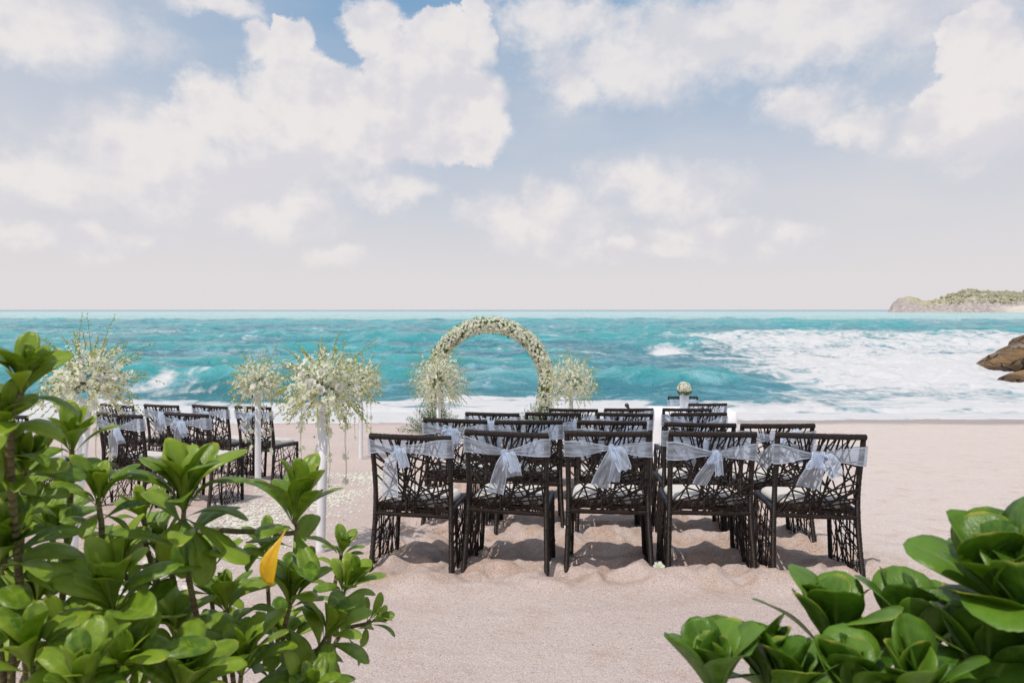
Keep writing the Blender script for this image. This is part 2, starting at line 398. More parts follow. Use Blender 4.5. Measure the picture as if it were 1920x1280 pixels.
M['pedestal'] = simple('white_pedestal', (.80, .80, .83), .55, .35, .02); M['cloth'] = simple('white_tablecloth', (.80, .80, .84), .9, .1, .03)
M['leaf'] = leaf_mat('glossy_leaf', (.075, .170, .012), (.290, .405, .032), (.60, .54, .07))
M['leaf_broad'] = leaf_mat('broad_leaf', (.042, .120, .012), (.150, .285, .028), (.60, .52, .08))
M['leafy'] = leaf_mat('withered_leaf', (.86, .50, .02), (.90, .58, .03), (.80, .42, .03))
M['bark'] = bark_mat(); M['black'] = simple('black_plastic', (.03, .03, .035), .35, .5, .1); M['metal'] = simple('grey_metal', (.35, .36, .38), .35, .6, .1)
M['rock'] = rock_mat('coast_rock', (.14, .085, .042), (.30, .185, .085), (.27, .245, .25))
M['headland'] = headland_mat(); M['canopy'] = simple('far_canopy', (.31, .30, .21), .9, .1, .42, .06)  # canopy olive paled, haze painted into its colour

# ------------------------------------------------------------------ sand
def g0(y):
    y = np.asarray(y, dtype=float)
    return .4-.1*np.maximum(y, 1.0)
def rough_mask(x, y):
    wob = (fbm(x*1.3, y*1.3, 3, 5)-.5)*.7
    a = sstep(3.62, 4.0, y+wob*.45)*(1-sstep(8.5, 10.5, y))
    right = sstep(-1.25, -.85, x+wob)*(1-sstep(2.15, 2.75, x+wob-.05*(y-4)))
    left = sstep(-5.6, -5.0, x)*(1-sstep(-3.0, -2.4, x+wob))*.6
    return np.clip(a*np.maximum(right, left), 0, 1)
def ground(x, y):
    x = np.asarray(x, dtype=float); y = np.asarray(y, dtype=float)
    m = rough_mask(x, y)
    n = fbm(x*3.3+3, y*3.6, 3, 11, .45); n2 = fbm(x*7, y*8, 3, 23)
    lump = (np.abs(n-.5)*-2+.45)*.12+(n2-.5)*.06+(fbm(x*5.2+1, y*6.4, 2, 29)-.5)*.085
    und = (fbm(x*.5, y*.5, 3, 31)-.5)*.05*sstep(4, 10, y)+(fbm(x*1.6, y*2.2, 3, 41)-.5)*.012
    yy = y+(fbm(x*.8, y*.3, 4, 51)-.5)*.5
    heap = np.exp(-((yy-3.86)/.16)**2)*.03*sstep(-1.2, -.7, x)*(1-sstep(2.0, 2.6, x))*fbm(x*2.2, y, 3, 77)*1.6
    ridge = heap+np.exp(-((yy-2.95)/.018)**2)*.006+np.exp(-((yy-3.45)/.025)**2)*.005
    ro = (fbm(x*1.1, y*2.4, 4, 61)-.5)*.028*sstep(1.9, 2.8, x)*sstep(3.3, 4.4, y)
    return g0(y)+und+m*lump+ridge+ro+(fbm(x*14, y*14, 2, 71)-.5)*.006
def gz(x, y): return float(ground(np.array([x]), np.array([y]))[0])
def axis(segs):
    out = []
    for a, b, st in segs: out += list(np.arange(a, b-1e-6, st))
    return np.array(out+[segs[-1][1]])
ax = axis([(-160, -40, 12), (-40, -12, 2), (-12, -5, .25), (-5, -3.2, .06), (-3.2, 3.4, .02), (3.4, 6, .06), (6, 12, .25), (12, 40, 2), (40, 160, 12)])
ay = axis([(-12, 0, 1), (0, 2, .2), (2, 3.5, .03), (3.5, 6.6, .018), (6.6, 9, .05), (9, 20, .2), (20, 34, 1)])
GX, GY = np.meshgrid(ax, ay)
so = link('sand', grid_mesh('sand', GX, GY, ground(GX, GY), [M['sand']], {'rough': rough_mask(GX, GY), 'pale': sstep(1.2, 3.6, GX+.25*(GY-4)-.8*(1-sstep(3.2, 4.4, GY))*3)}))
tag(so, kind='structure')

# ------------------------------------------------------------------ sea
SEA = CAM_Z-3.12
def sea_edge(x): return 18.3+(fbm(x*.16+4, x*0+.5, 5, 81, .6)-.5)*2.6+.9*sstep(7, 14, x)-.6*sstep(-2, -8, x)
def build_sea():
    rows = [16.5*1.0072**i for i in range(400)]
    while rows[-1] < 9000: rows.append(rows[-1]*1.02)
    yv = np.array(rows)
    uv_ = np.concatenate([np.linspace(-2.4, -.82, 60)[:-1], np.linspace(-.82, .82, 620), np.linspace(.82, 2.4, 60)[1:]])
    Yg, Ug = np.meshgrid(yv, uv_, indexing='ij'); Xg = Ug*(Yg+4)
    x, y = Xg, Yg
    dist = np.clip(y, 18, 400)
    fade = 1-sstep(300, 700, y)
    # chop, crests running roughly along the shore
    h = (fbm(x*.09, y*.20, 4, 101, .55)-.5)*.75*sstep(22, 40, y)*fade
    rid = lambda fx, fy, o, sd: (1-np.abs(2*fbm(x*fx, y*fy, o, sd, .5)-1))**3
    nearw = sstep(21, 28, y)*(1-sstep(90, 170, y)); midw = sstep(40, 80, y)*(1-sstep(300, 600, y))
    h += (rid(.28, .42, 3, 111)-.5)*.22*nearw+(rid(.8, 1.0, 3, 115)-.5)*.09*nearw*(1-sstep(45, 80, y))
    h += (rid(.07, .13, 4, 118)-.5)*.50*midw
    sw = np.sin(y*.16+(fbm(x*.018, y*.02, 3, 121)-.5)*9)
    h += np.maximum(sw, -.4)**3*.22*sstep(35, 60, y)*fade
    crest = np.zeros_like(x); foam = np.zeros_like(x)
    def wave(y0, xa, xb, ht, front, back, soft, slope=0, seed=0):
        nonlocal h
        yc = y0+slope*(x-.5*(xa+xb))+(fbm(x*.09, x*0, 3, 200+seed)-.5)*2.4
        env = sstep(xa-soft, xa+soft, x)*(1-sstep(xb-soft, xb+soft, x))*(.72+.5*fbm(x*.16, x*0+3, 3, 210+seed))
        d = y-yc
        prof = np.where(d < 0, np.exp(-(d/front)**2), np.exp(-(d/back)**2))
        h = h+ht*env*prof
        np.maximum(crest, env*prof*(d < .4), out=crest)
        return env, d, prof
    e1, d1, p1 = wave(25.8, -22, -8.2, 1.05, 1.15, 3.4, 2.0, .02, 1)
    e2, d2, p2 = wave(27.5, -8.5, 9.5, .85, 1.3, 3.6, 2.4, -.02, 2)
    e3, d3, p3 = wave(50, 8, 15.5, 1.15, 1.6, 4.5, 2.0, 0, 3)
    wave(36, -40, 6, .75, 1.6, 4.5, 6, .02, 4); wave(46, -60, 5, .7, 1.8, 5, 6, -.01, 9)
    wave(64, -90, 60, .9, 2.4, 7, 8, -.02, 5); wave(80, -90, 90, .7, 2.6, 8, 12, .01, 10)
    wave(150, -200, 260, .9, 4, 16, 30, .01, 6)
    wave(105, -160, 160, .9, 3, 10, 15, -.01, 7)
    e8, d8, p8 = wave(58, 17, 70, .7, 2.2, 6, 4, .02, 8)
    # foam cover (0 none .. 1 full white)
    n = fbm(x*.12, y*.25, 4, 301)
    foam += .31+.26*(n-.5)*2*sstep(20, 26, y)*(1-sstep(80, 160, y))
    n9 = fbm(x*.35, y*.8, 5, 306, .6)
    foam = np.maximum(foam, (.99-.42*sstep(.50, .72, n9)*sstep(19.5, 21, y)-.25*sstep(.45, .6, n9)*(1-sstep(.1, .9, y-sea_edge(x))))*(1-sstep(22.0, 25.4, y+(n-.5)*7+.5*np.sin(x*.7)+(n9-.5)*3)))          # wash on the beach
    lat = sstep(4.5, 13, x-.13*(y-25)+(n-.5)*6)
    wash = lat*sstep(20, 22, y)*(1-sstep(60, 74, y+(n-.5)*10))
    foam = np.maximum(foam, wash*(.74+.36*np.exp(-((y-37)/8)**2)*sstep(10, 20, x)+.5*(n-.5)))
    foam = np.maximum(foam, .92*np.exp(-((x-11.2+(n-.5)*4)/2.2)**2)*np.exp(-((y-47.8)/2.2)**2))       # breaking crest, right
    foam = np.maximum(foam, 1.0*sstep(16, 26, x)*np.exp(-((y-54)/3.5)**2)*.85)
    foam = np.maximum(foam, .98*np.exp(-((x+12.9+(n-.5)*3)/.75)**2)*np.exp(-((y-24.9)/.55)**2))      # spilling crest, left
    foam = np.maximum(foam, e1*p1*(d1 > -.3)*(d1 < .8)*.50)
    foam = np.maximum(foam, .62*np.exp(-((y-33.5)/1.6)**2)*np.exp(-((x+10.5)/6)**2))
    foam = np.maximum(foam, .55*sstep(-26, -40, x)*np.exp(-((y-75)/10)**2))
    caps = sstep(.70, .80, fbm(x*.06, y*.12, 3, 333))*sstep(60, 90, y)*(1-sstep(500, 900, y))
    foam = np.maximum(foam, caps*.55)
    foam = np.maximum(foam, .62*np.exp(-((y-760)/130)**2)*sstep(60, 200, x)*sstep(.45, .65, fbm(x*.02, y*.01, 3, 340)))
    z = SEA+h
    foam_lift = np.clip(foam-.45, 0, .6)*sstep(23, 27, y)*(1-sstep(70, 110, y))
    z = z+foam_lift*((fbm(x*.9, y*.7, 4, 361)-.42)*.75)
    # run-up: a thin foaming sheet over the sloping sand
    edge = sea_edge(x); gnd = g0(y)+(fbm(x*.5, y*.5, 3, 31)-.5)*.05*sstep(4, 10, y)
    thick = np.where(y > edge, .012+.10*np.clip((y-edge)/4, 0, 1)**.6+.05*(fbm(x*.7, y*.9, 3, 350)-.4), -.25)
    z = np.maximum(z*sstep(19, 21.5, y)+(1-sstep(19, 21.5, y))*-9, gnd+thick)
    me = grid_mesh('sea', x, y, z, [M['sea']], {'foam': np.clip(foam, 0, 1.05), 'crest': np.clip(crest, 0, 1)})
    tag(link('sea', me), kind='structure')
build_sea()

# ------------------------------------------------------------------ headland and rocks
def build_headland():
    D = 800.0
    u = np.linspace(1655, 2330, 190); px = u
    prof = np.interp(px, [1655, 1668, 1676, 1690, 1703, 1720, 1738, 1760, 1790, 1822, 1860, 1900, 1960, 2050, 2200, 2330],
                         [0, 2, 15, 24, 28, 24, 19, 21, 32, 40, 36, 35, 42, 38, 20, -4])/1280*D*1.02
    v = np.linspace(0, 1, 46)
    P, V = np.meshgrid(px, v); H = np.meshgrid(prof, v)[0]
    Yd = D-40+V*190; X = (P-960)/1280*(D-40+(Yd-D+40)*.97)
    sh = np.sin(np.clip(V*1.02, 0, 1)*math.pi)**.62
    n = fbm(X*.05, Yd*.05, 5, 401)
    front = np.interp(P, [1655, 1700, 1760, 1860, 2300], [.9, .6, .35, .22, .2])
    step = np.clip(V/.10, 0, 1)
    pf = np.clip(H/6, 0, 1); crag = np.abs(fbm(X*.07, Yd*.07, 4, 421)-.5)*2
    Z = SEA-1.2+H*sh*(.80+.4*n)*1.0+step*1.5*pf+((fbm(X*.16, Yd*.16, 4, 411)-.5)*5.0-crag*5*(1-sstep(.2, .5, V)))*sh*pf
    green = np.clip(sstep(.05, .30, V)*sstep(1672, 1745, P)*1.0+.25*n, 0, 1)
    beach = sstep(1850, 1910, P)*(V < .06)*.7
    o = link('headland', grid_mesh('headland', X, Yd, Z, [M['headland']], {'green': green, 'beach': beach})); tag(o, kind='structure')
    rng = random.Random(7); mb = MB(); zz = Z
    for i in range(4200):
        r = rng.randrange(5, 40); c = rng.randrange(24, 189)
        if P[r, c] < 1780 and rng.random() < .86: continue
        if zz[r, c] < SEA+5: continue
        s = rng.uniform(.9, 2.4)*(1.0 if rng.random() < .85 else 1.7); cx, cy, cz = X[r, c]+rng.uniform(-2, 2), Yd[r, c]+rng.uniform(-2, 2), zz[r, c]+s*.2
        vs = []
        for (a, b) in [(-.5, k) for k in range(5)]+[(.35, k+.5) for k in range(5)]:
            rr = s*rng.uniform(.75, 1.2)*(1.0 if a < 0 else .8); an = b*2*math.pi/5
            vs.append((cx+rr*math.cos(an), cy+rr*math.sin(an), cz+s*a*.8*rng.uniform(.8, 1.2)))
        vs.append((cx+rng.uniform(-.3, .3), cy, cz+s*.85))
        fs = []
        for k in range(5):
            k2 = (k+1) % 5; fs += [(k, k2, 5+k), (k2, 5+k2, 5+k), (5+k, 5+k2, 10)]
        mb.add(vs, fs)
    tag(mb.obj('woodland', M['canopy'], smooth=False), kind='stuff', label='low green woodland covering the far headland')
build_headland()

def boulder(name, label, c, r, rz, seed, tilt=0):
    nu, nv = 72, 40
    th = np.linspace(0, 2*math.pi, nu+1)[:-1]; ph = np.linspace(-.45*math.pi, .5*math.pi, nv)
    verts, faces = [], []
    T, P = np.meshgrid(th, ph)
    ux, uy, uz = np.cos(P)*np.cos(T), np.cos(P)*np.sin(T), np.sin(P)
    n = fbm(ux*2.2+seed+5, uz*2.6+uy*2.0+7, 5, seed)-.5
    n2 = fbm(ux*5+seed+9, uz*9+uy*4+3, 4, seed+3)-.5
    k = 1+.34*n+.10*n2
    sgn = lambda q, e: np.sign(q)*np.abs(q)**e
    x, y, z = sgn(ux, .85)*k*r[0], sgn(uy, .85)*k*r[1], sgn(uz, .8)*k*r[2]
    z = z+tilt*x
    co = np.stack([x, y, z], -1).reshape(-1, 3)
    for j in range(nv-1):
        for i in range(nu):
            faces.append((j*nu+i, j*nu+(i+1) % nu, (j+1)*nu+(i+1) % nu, (j+1)*nu+i))
    mb = MB(); mb.add(co.tolist(), faces); o = mb.obj(name, M['rock'])
    o.location = c; o.rotation_euler = (0, 0, rz)
    return tag(o, label, 'rock', 'shore boulders at the water edge')
boulder('boulder', 'upper brown sloping rock rising out of the white surf', (30.6, 34.5, SEA+.25), (6.5, 3.4, 2.5), .1, 3, .12)
boulder('boulder', 'lower brown rock slab with wash running round its foot', (25.5, 28.6, SEA-.25), (5.2, 1.7, 1.75), -.12, 9, .16)

# ------------------------------------------------------------------ chairs
def hw(t): return .236+.004*math.sin(t*math.pi*.5)           # half width of the back at height fraction t
def back_pt(s, t):
    """point of the back panel; s across -1..1, t up 0..1"""
    t = max(0.0, t); z = .375+.47*t
    y = .015*(1-t)-.075*t**1.4-.02*(1-s*s)*(.3+.7*t)
    return Vector((s*hw(t), y, z))
def clip_seg(p, q):
    # clip a chord to the unit panel -1..1 x 0..1
    t0, t1 = 0.0, 1.0; d = (q[0]-p[0], q[1]-p[1])
    for pp, dd, lo, hi in ((p[0], d[0], -1, 1), (p[1], d[1], 0, 1)):
        if abs(dd) < 1e-9:
            if pp < lo or pp > hi: return None
            continue
        a, b = (lo-pp)/dd, (hi-pp)/dd
        if a > b: a, b = b, a
        t0, t1 = max(t0, a), min(t1, b)
    if t1-t0 < .02: return None
    return (p[0]+d[0]*t0, p[1]+d[1]*t0), (p[0]+d[0]*t1, p[1]+d[1]*t1)
def wrapped(mb, pts, r, n, rng, sides=8):
    P = catmull(pts, n)
    tube(mb, P, [r*(1+.07*(i % 2)+rng.uniform(-.05, .05)) for i in range(len(P))], sides)
def make_chair():
    rng = random.Random(11)
    root = thing('woven_chair', 'chair', 'chair')
    for s in (-1, 1):
        mb = MB(); wrapped(mb, [(s*.254, -.012, -.03), (s*.244, .012, .20), (s*.237, .016, .39), (s*.236, -.002, .56), (s*.240, -.075, .845)], .0155, 60, rng)
        mb.obj('rear_leg', M['rattan'], root)
        mb = MB(); wrapped(mb, [(s*.240, .435, -.03), (s*.232, .425, .2), (s*.226, .42, .425)], .0145, 34, rng)
        mb.obj('front_leg', M['rattan'], root)
        mb = MB(); wrapped(mb, [(s*.238, .01, .405), (s*.232, .2, .418), (s*.226, .425, .428)], .0155, 30, rng)
        mb.obj('seat_rail', M['rail'], root)
        mb = MB(); wrapped(mb, [(s*.252, -.005, .008), (s*.246, .2, .006), (s*.240, .435, .004)], .013, 26, rng)
        mb.obj('floor_rail', M['rail'], root)
        mb = MB()                                               # side lattice, finer than the back
        def side_pt(a, b):
            return Vector((s*(.252-.014*b), .0+.43*a+.006*math.sin(a*9+b*7), .008+.41*b))
        r2 = random.Random(5)
        for i in range(50):
            a = r2.uniform(-.1, 1.1); an = r2.gauss(0, .42) if i < 37 else r2.gauss(1.35, .25)
            L = 1.4; c = (a, r2.uniform(.1, .9)); v = (math.sin(an)*L, math.cos(an)*L)
            sg = clip_seg(((c[0]-v[0])*2-1, c[1]-v[1]), ((c[0]+v[0])*2-1, c[1]+v[1]))
            if not sg: continue
            A, B = sg
            if r2.random() < .45:
                f = r2.uniform(.45, .85); B = (A[0]+(B[0]-A[0])*f, A[1]+(B[1]-A[1])*f)
            o_ = r2.uniform(-.004, .004)
            pts = [side_pt((A[0]+(B[0]-A[0])*k/3+1)/2, A[1]+(B[1]-A[1])*k/3)+Vector((o_, 0, 0)) for k in range(4)]
            tube(mb, pts, r2.uniform(.0026, .0040), 6)
        tag(mb.obj('side_lattice', M['strand'], root), kind='stuff')
    mb = MB(); wrapped(mb, [back_pt(-1, 1)+Vector((-.012, 0, 0)), back_pt(-.5, 1), back_pt(0, 1), back_pt(.5, 1), back_pt(1, 1)+Vector((.012, 0, 0))], .0165, 40, rng)
    mb.obj('top_rail', M['rattan'], root)
    mb = MB(); wrapped(mb, [back_pt(-1, 0), back_pt(0, 0), back_pt(1, 0)], .0135, 34, rng)
    wrapped(mb, [back_pt(-1, .06)+Vector((0, .01, 0)), back_pt(0, .05)+Vector((0, .02, 0)), back_pt(1, .06)+Vector((0, .01, 0))], .008, 24, rng)
    mb.obj('lower_rail', M['rattan'], root)
    mb = MB(); wrapped(mb, [(-.226, .425, .425), (0, .43, .425), (.226, .425, .425)], .0145, 26, rng)
    mb.obj('front_rail', M['rail'], root)
    # random stick lattice of the back: stars plus chords
    mb = MB(); r3 = random.Random(21)
    def strand(A, B, r):
        o_ = r3.uniform(-.006, .006)
        pts = [back_pt(A[0]+(B[0]-A[0])*k/4, A[1]+(B[1]-A[1])*k/4)+Vector((0, o_+.004*math.sin(k), 0)) for k in range(5)]
        tube(mb, pts, r, 6, squash=1.0)
    def line(cx, cy, an, r):
        sg = clip_seg((cx-math.cos(an)*3, cy-math.sin(an)*1.5), (cx+math.cos(an)*3, cy+math.sin(an)*1.5))
        if sg: strand(sg[0], sg[1], r)
    for i in range(18):                                           # full chords, evenly spread in place and direction
        line(-1+2*((i*.618) % 1), .06+.9*((i*.755+.1) % 1), i*math.pi*.382+r3.uniform(-.3, .3), r3.uniform(.0045, .0064))
    for i in range(9): line(-1+2*((i*.618+.3) % 1), .08+.3*((i*.37) % 1), i*.9+r3.uniform(-.3, .3), r3.uniform(.0036, .005))
    for (cx, cy) in [(-.60, .32), (.52, .24), (.02, .50), (.55, .68), (-.35, .72), (-.15, .20), (.85, .42)]:
        a0 = r3.uniform(0, 3)
        for k in range(5):
            an = a0+k*math.pi*2/5+r3.uniform(-.3, .3); L = r3.uniform(.30, .55)
            sg = clip_seg((cx, cy), (cx+math.cos(an)*L*1.05, cy+math.sin(an)*L))
            if sg: strand(sg[0], sg[1], r3.uniform(.0042, .0058))
    for i in range(8):                                            # slanting struts right under the top rail
        a = -1+2*(i+.5)/8+r3.uniform(-.08, .08); strand((a, 1), (max(-.97, min(.97, a+r3.uniform(-.6, .6))), r3.uniform(.45, .7)), r3.uniform(.004, .0055))
    for sx in (-1, 1):
        for k in range(4): strand((sx*(.98-.07*k), .0), (sx*(.72-.05*k), .16), .0045)
    tag(mb.obj('back_lattice', M['strand'], root), kind='stuff')
    # seat: woven base and loose cushion
    mb = MB(); z0 = .405
    for k in range(9):
        yy = .03+.39*k/8; wrapped(mb, [(-.225, yy, z0), (0, yy, z0-.006), (.225, yy, z0)], .008, 10, rng, 6)
    mb.obj('seat_base', M['strand'], root)
    mb = MB(); nx, ny = 14, 14; vs = []; top = []
    def sq(u, v, zz, infl):
        a = (abs(u)**5+abs(v)**5); k = 1-.10*max(0, a-.9)
        return (u*(.214+infl)*k, .218+v*(.196+infl)*k, zz)
    for layer, (z_, infl, dome) in enumerate(((.418, -.012, 0), (.440, .004, 0), (.462, 0, 0), (.474, -.016, .012))):
        for j in range(ny+1):
            for i in range(nx+1):
                u, v = -1+2*i/nx, -1+2*j/ny
                if layer in (0, 3): vs.append(sq(u, v, z_+dome*(1-u*u)*(1-v*v), infl))
    n1 = (nx+1)*(ny+1)
    fs = [(j*(nx+1)+i, j*(nx+1)+i+1, (j+1)*(nx+1)+i+1, (j+1)*(nx+1)+i) for j in range(ny) for i in range(nx)]
    mb.add(vs[n1:], fs); mb.add(vs[:n1], [f[::-1] for f in fs])
    ring = [(i, 0) for i in range(nx)]+[(nx, j) for j in range(ny)]+[(nx-i, ny) for i in range(nx)]+[(0, ny-j) for j in range(ny)]
    rv = []
    for (z_, infl) in ((.418, -.012), (.430, .002), (.448, .006), (.464, -.002), (.474, -.016)):
        rv += [sq(-1+2*i/nx, -1+2*j/ny, z_, infl) for i, j in ring]
    nr = len(ring); mb.add(rv, [(l*nr+k, l*nr+(k+1) % nr, (l+1)*nr+(k+1) % nr, (l+1)*nr+k) for l in range(4) for k in range(nr)])
    mb.obj('seat_cushion', M['cushion'], root)
    return root

def strip(mb, pts, widths, side, pleat=0.0, npl=2.0, nv=28, nu=9, twist=0.0, ph=0.0):
    """cloth strip along a path; side = across direction"""
    P = catmull(pts, nv); S0 = Vector(side).normalized(); vs, uv = [], []
    W = [catmull([(a, 0, 0) for a in widths], nv)[i].x for i in range(nv)]; L = 0
    for i in range(nv):
        t = (P[min(i+1, nv-1)]-P[max(i-1, 0)]).normalized(); s = (S0-t*S0.dot(t)).normalized(); nrm = t.cross(s)
        s = Matrix.Rotation(twist*i/nv, 3, t) @ s; nrm = t.cross(s)
        if i: L += (P[i]-P[i-1]).length
        for j in range(nu):
            a = j/(nu-1); off = pleat*math.sin(a*math.pi*2*npl+ph+i*.12)*min(1, i/5)
            vs.append(P[i]+s*W[i]*(a-.5)+nrm*off); uv.append((a, L*10))
    mb.add(vs, [(i*nu+j, i*nu+j+1, (i+1)*nu+j+1, (i+1)*nu+j) for i in range(nv-1) for j in range(nu-1)], uv)
def make_sash(kind):
    """kind -> knot place, tails and loops; same local frame as the chair"""
    rng = random.Random(kind['seed']); root = thing('chair_sash', 'sash', 'sash', group='sheer sashes tied round the chair backs')
    ks, kt = kind['knot']; zs = kind.get('ends', .76); wend = kind.get('w', .10)
    tq = lambda z: (z-.375)/.47
    mb = MB(); nv, nu = 84, 9; vs, uv = [], []
    for i in range(nv+1):                                       # closed loop round the back, gathered at the knot
        a = i/nv*2*math.pi; s = math.cos(a); behind = math.sin(a) >= 0
        s_ = max(-1, min(1, s*1.25)) if True else s
        kd = min(1, abs(s_-ks)/(.97-(.4*abs(ks) if (s_-ks)*ks > 0 else 0)))
        if behind:
            wd = .026+(wend-.026)*kd**1.05; zc = (kt+(zs-kt)*kd**.9)
        else: wd = wend; zc = zs
        for j in range(nu):
            b = j/(nu-1)-.5; z = zc+wd*b
            q = back_pt(s_, tq(z)); ex = .021*(abs(s_) > .99)
            yo = (-.021 if behind else .021)*(1 if abs(s) < .8 else max(0, 1-(abs(s)-.8)/.2)**.5)
            wr = .0035*math.sin(b*16+s*5+kind['seed'])*(1-kd if behind else .4)
            vs.append((q.x+math.copysign(ex, s_), q.y+yo-(wr if behind else 0), q.z+.004*math.sin(s*7+b*3+kind['seed']))); uv.append((j/(nu-1), i/nv*9))
    mb.add(vs, [(i*nu+j, i*nu+j+1, (i+1)*nu+j+1, (i+1)*nu+j) for i in range(nv) for j in range(nu-1)], uv)
    mb.obj('band', M['sash'], root)
    K = back_pt(ks, tq(kt))+Vector((0, -.034, 0))
    mb = MB(); vs, fs = [], []
    for j in range(9):
        for i in range(12):
            th, ph = i/12*2*math.pi, -math.pi/2+math.pi*j/8; k = 1+.22*math.sin(3*th+2*ph+kind['seed'])
            vs.append(K+Vector((.021*k*math.cos(ph)*math.cos(th), .014*k*math.cos(ph)*math.sin(th), .027*math.sin(ph))))
    for j in range(8):
        for i in range(12): fs.append((j*12+i, j*12+(i+1) % 12, (j+1)*12+(i+1) % 12, (j+1)*12+i))
    mb.add(vs, fs, [(.5, 0)]*len(vs)); mb.obj('knot', M['sash'], root)
    for (ex, ez, w_, mid) in kind['tails']:
        mb = MB(); e = K+Vector((ex, -.01+.0*ez, ez))
        yb = lambda z: back_pt(0, max(0, tq(z))).y-.04
        m1 = K+Vector((ex*.18+mid, -.022, ez*.28)); m2 = K+Vector((ex*.62+mid*.6, 0, ez*.66)); m2.y = yb(m2.z)-.012; e.y = yb(e.z)-.004
        strip(mb, [K, m1, m2, e], [.022, w_*.8, w_*1.05, w_*1.12], (1, .15, .12), .004, rng.uniform(.8, 1.4), twist=rng.uniform(-.3, .3), ph=rng.uniform(0, 6))
        mb.obj('tail', M['sash'], root)
    for (lx, lz, w_) in kind['loops']:
        mb = MB(); pts = [K, K+Vector((lx*.55, -.035, lz*.25+.03)), K+Vector((lx, -.028, lz*.8)), K+Vector((lx*.92, -.008, lz)), K+Vector((lx*.4, .0, lz*.45)), K+Vector((0, 0, -.01))]
        strip(mb, pts, [.02, w_*.8, w_, w_, w_*.7, .02], (.15, .55, 1) if abs(lx) > abs(lz) else (1, .5, .1), .004, 1.6, 34, ph=rng.uniform(0, 6))
        mb.obj('loop', M['sash'], root)
    return root
SK = {
 'a': dict(seed=1, knot=(-.28, .775), ends=.785, w=.10, tails=[(-.055, -.29, .088, -.02)], loops=[(.055, -.10, .06)]),
 'b': dict(seed=2, knot=(-.02, .735), ends=.775, w=.105, tails=[(-.055, -.24, .085, .0), (.06, -.135, .085, .02)], loops=[(.075, -.10, .06)]),
 'c': dict(seed=3, knot=(.10, .765), ends=.755, w=.10, tails=[(-.075, -.235, .10, .0), (.01, -.20, .06, .02)], loops=[(.075, -.12, .075)]),
 'd': dict(seed=4, knot=(.06, .735), ends=.745, w=.11, tails=[(-.09, -.185, .10, -.01)], loops=[(.012, -.12, .05), (-.03, -.05, .05)]),
 'e': dict(seed=5, knot=(-.10, .735), ends=.735, w=.115, tails=[(-.05, -.185, .125, -.01)], loops=[(.10, -.11, .08), (-.02, -.06, .10)]),
 'f': dict(seed=6, knot=(.12, .77), ends=.765, w=.09, tails=[(-.16, -.19, .11, -.02)], loops=[(.10, .025, .06), (-.05, -.04, .05)]),
 'g': dict(seed=7, knot=(-.12, .775), ends=.775, w=.095, tails=[(-.05, -.17, .06, -.01), (.04, -.13, .06, 0)], loops=[(.07, -.09, .07), (-.06, -.03, .06)]),
}
CH = 'woven dark chair '
# key, x, y, turn (degrees clockwise), sash kind, label tail, sash label
right = [
 ('A1', -.606, 4.07, 10, 'a', 'at the left end of the nearest row right of the aisle', 'sheer white sash knotted far left with one long straight tail, nearest row'),
 ('A2', -.043, 4.06, 10, 'b', 'second from the left in the nearest row', 'sheer white sash with a low knot and crossed tails, nearest row second from left'),
 ('A3', .575, 4.05, 7, 'c', 'in the middle of the nearest row', 'sheer white sash with two long tails on the middle chair of the nearest row'),
 ('A4', 1.17, 4.00, 3, 'd', 'fourth from the left in the nearest row', 'sheer white sash with one short left-swept tail, nearest row fourth from left'),
 ('A5', 1.76, 3.93, 4, 'e', 'at the right end of the nearest row', 'broad sheer white sash with a wide flat bow, right end of nearest row'),
 ('B1', -.45, 5.30, 9, 'g', 'at the left end of the second row right of the aisle', 'sheer white sash on the left end chair of the second row'),
 ('B2', .13, 5.10, 3, 'b', 'second from the left in the second row', 'sheer white sash second from left in the second row'),
 ('B3', .727, 5.00, 3, 'c', 'in the middle of the second row, behind the nearest middle chair', 'sheer white sash on the middle chair of the second row'),
 ('B4', 1.32, 4.85, 1, 'd', 'fourth from the left in the second row', 'sheer white sash fourth from left in the second row'),
 ('B5', 1.83, 4.70, 1, 'f', 'at the right end of the second row, beside open sand', 'sheer white sash with a big bow swept left, right end of second row'),
 ('C1', -.17, 6.20, 13, 'g', 'at the left end of the third row, angled rightward', 'sheer white sash with a two-looped bow, left end of third row'),
 ('C2', .37, 6.20, 2, 'e', 'second from the left in the third row', 'sheer white sash second from left in the third row'),
 ('C3', 1.01, 6.20, 2, 'c', 'third from the left in the third row', 'sheer white sash third from left in the third row'),
 ('C4', 1.70, 6.20, 0, 'b', 'at the right end of the third row', 'sheer white sash at the right end of the third row'),
 ('D2', .62, 7.05, 0, 'd', 'at the left end of the fourth row, below the right flower ball', 'sheer white sash at the left end of the fourth row'),
 ('D3', 1.21, 7.05, 2, 'a', 'in the middle of the fourth row, just below the microphone', 'sheer white sash on the fourth row chair below the microphone'),
 ('D4', 1.80, 7.05, 0, 'e', 'at the right end of the fourth row', 'sheer white sash at the right end of the fourth row'),
 ('E1', 2.42, 8.50, -9, 'b', 'in the rearmost row, turned slightly left before the table', 'sheer white sash on the rearmost chair before the white table'),
]
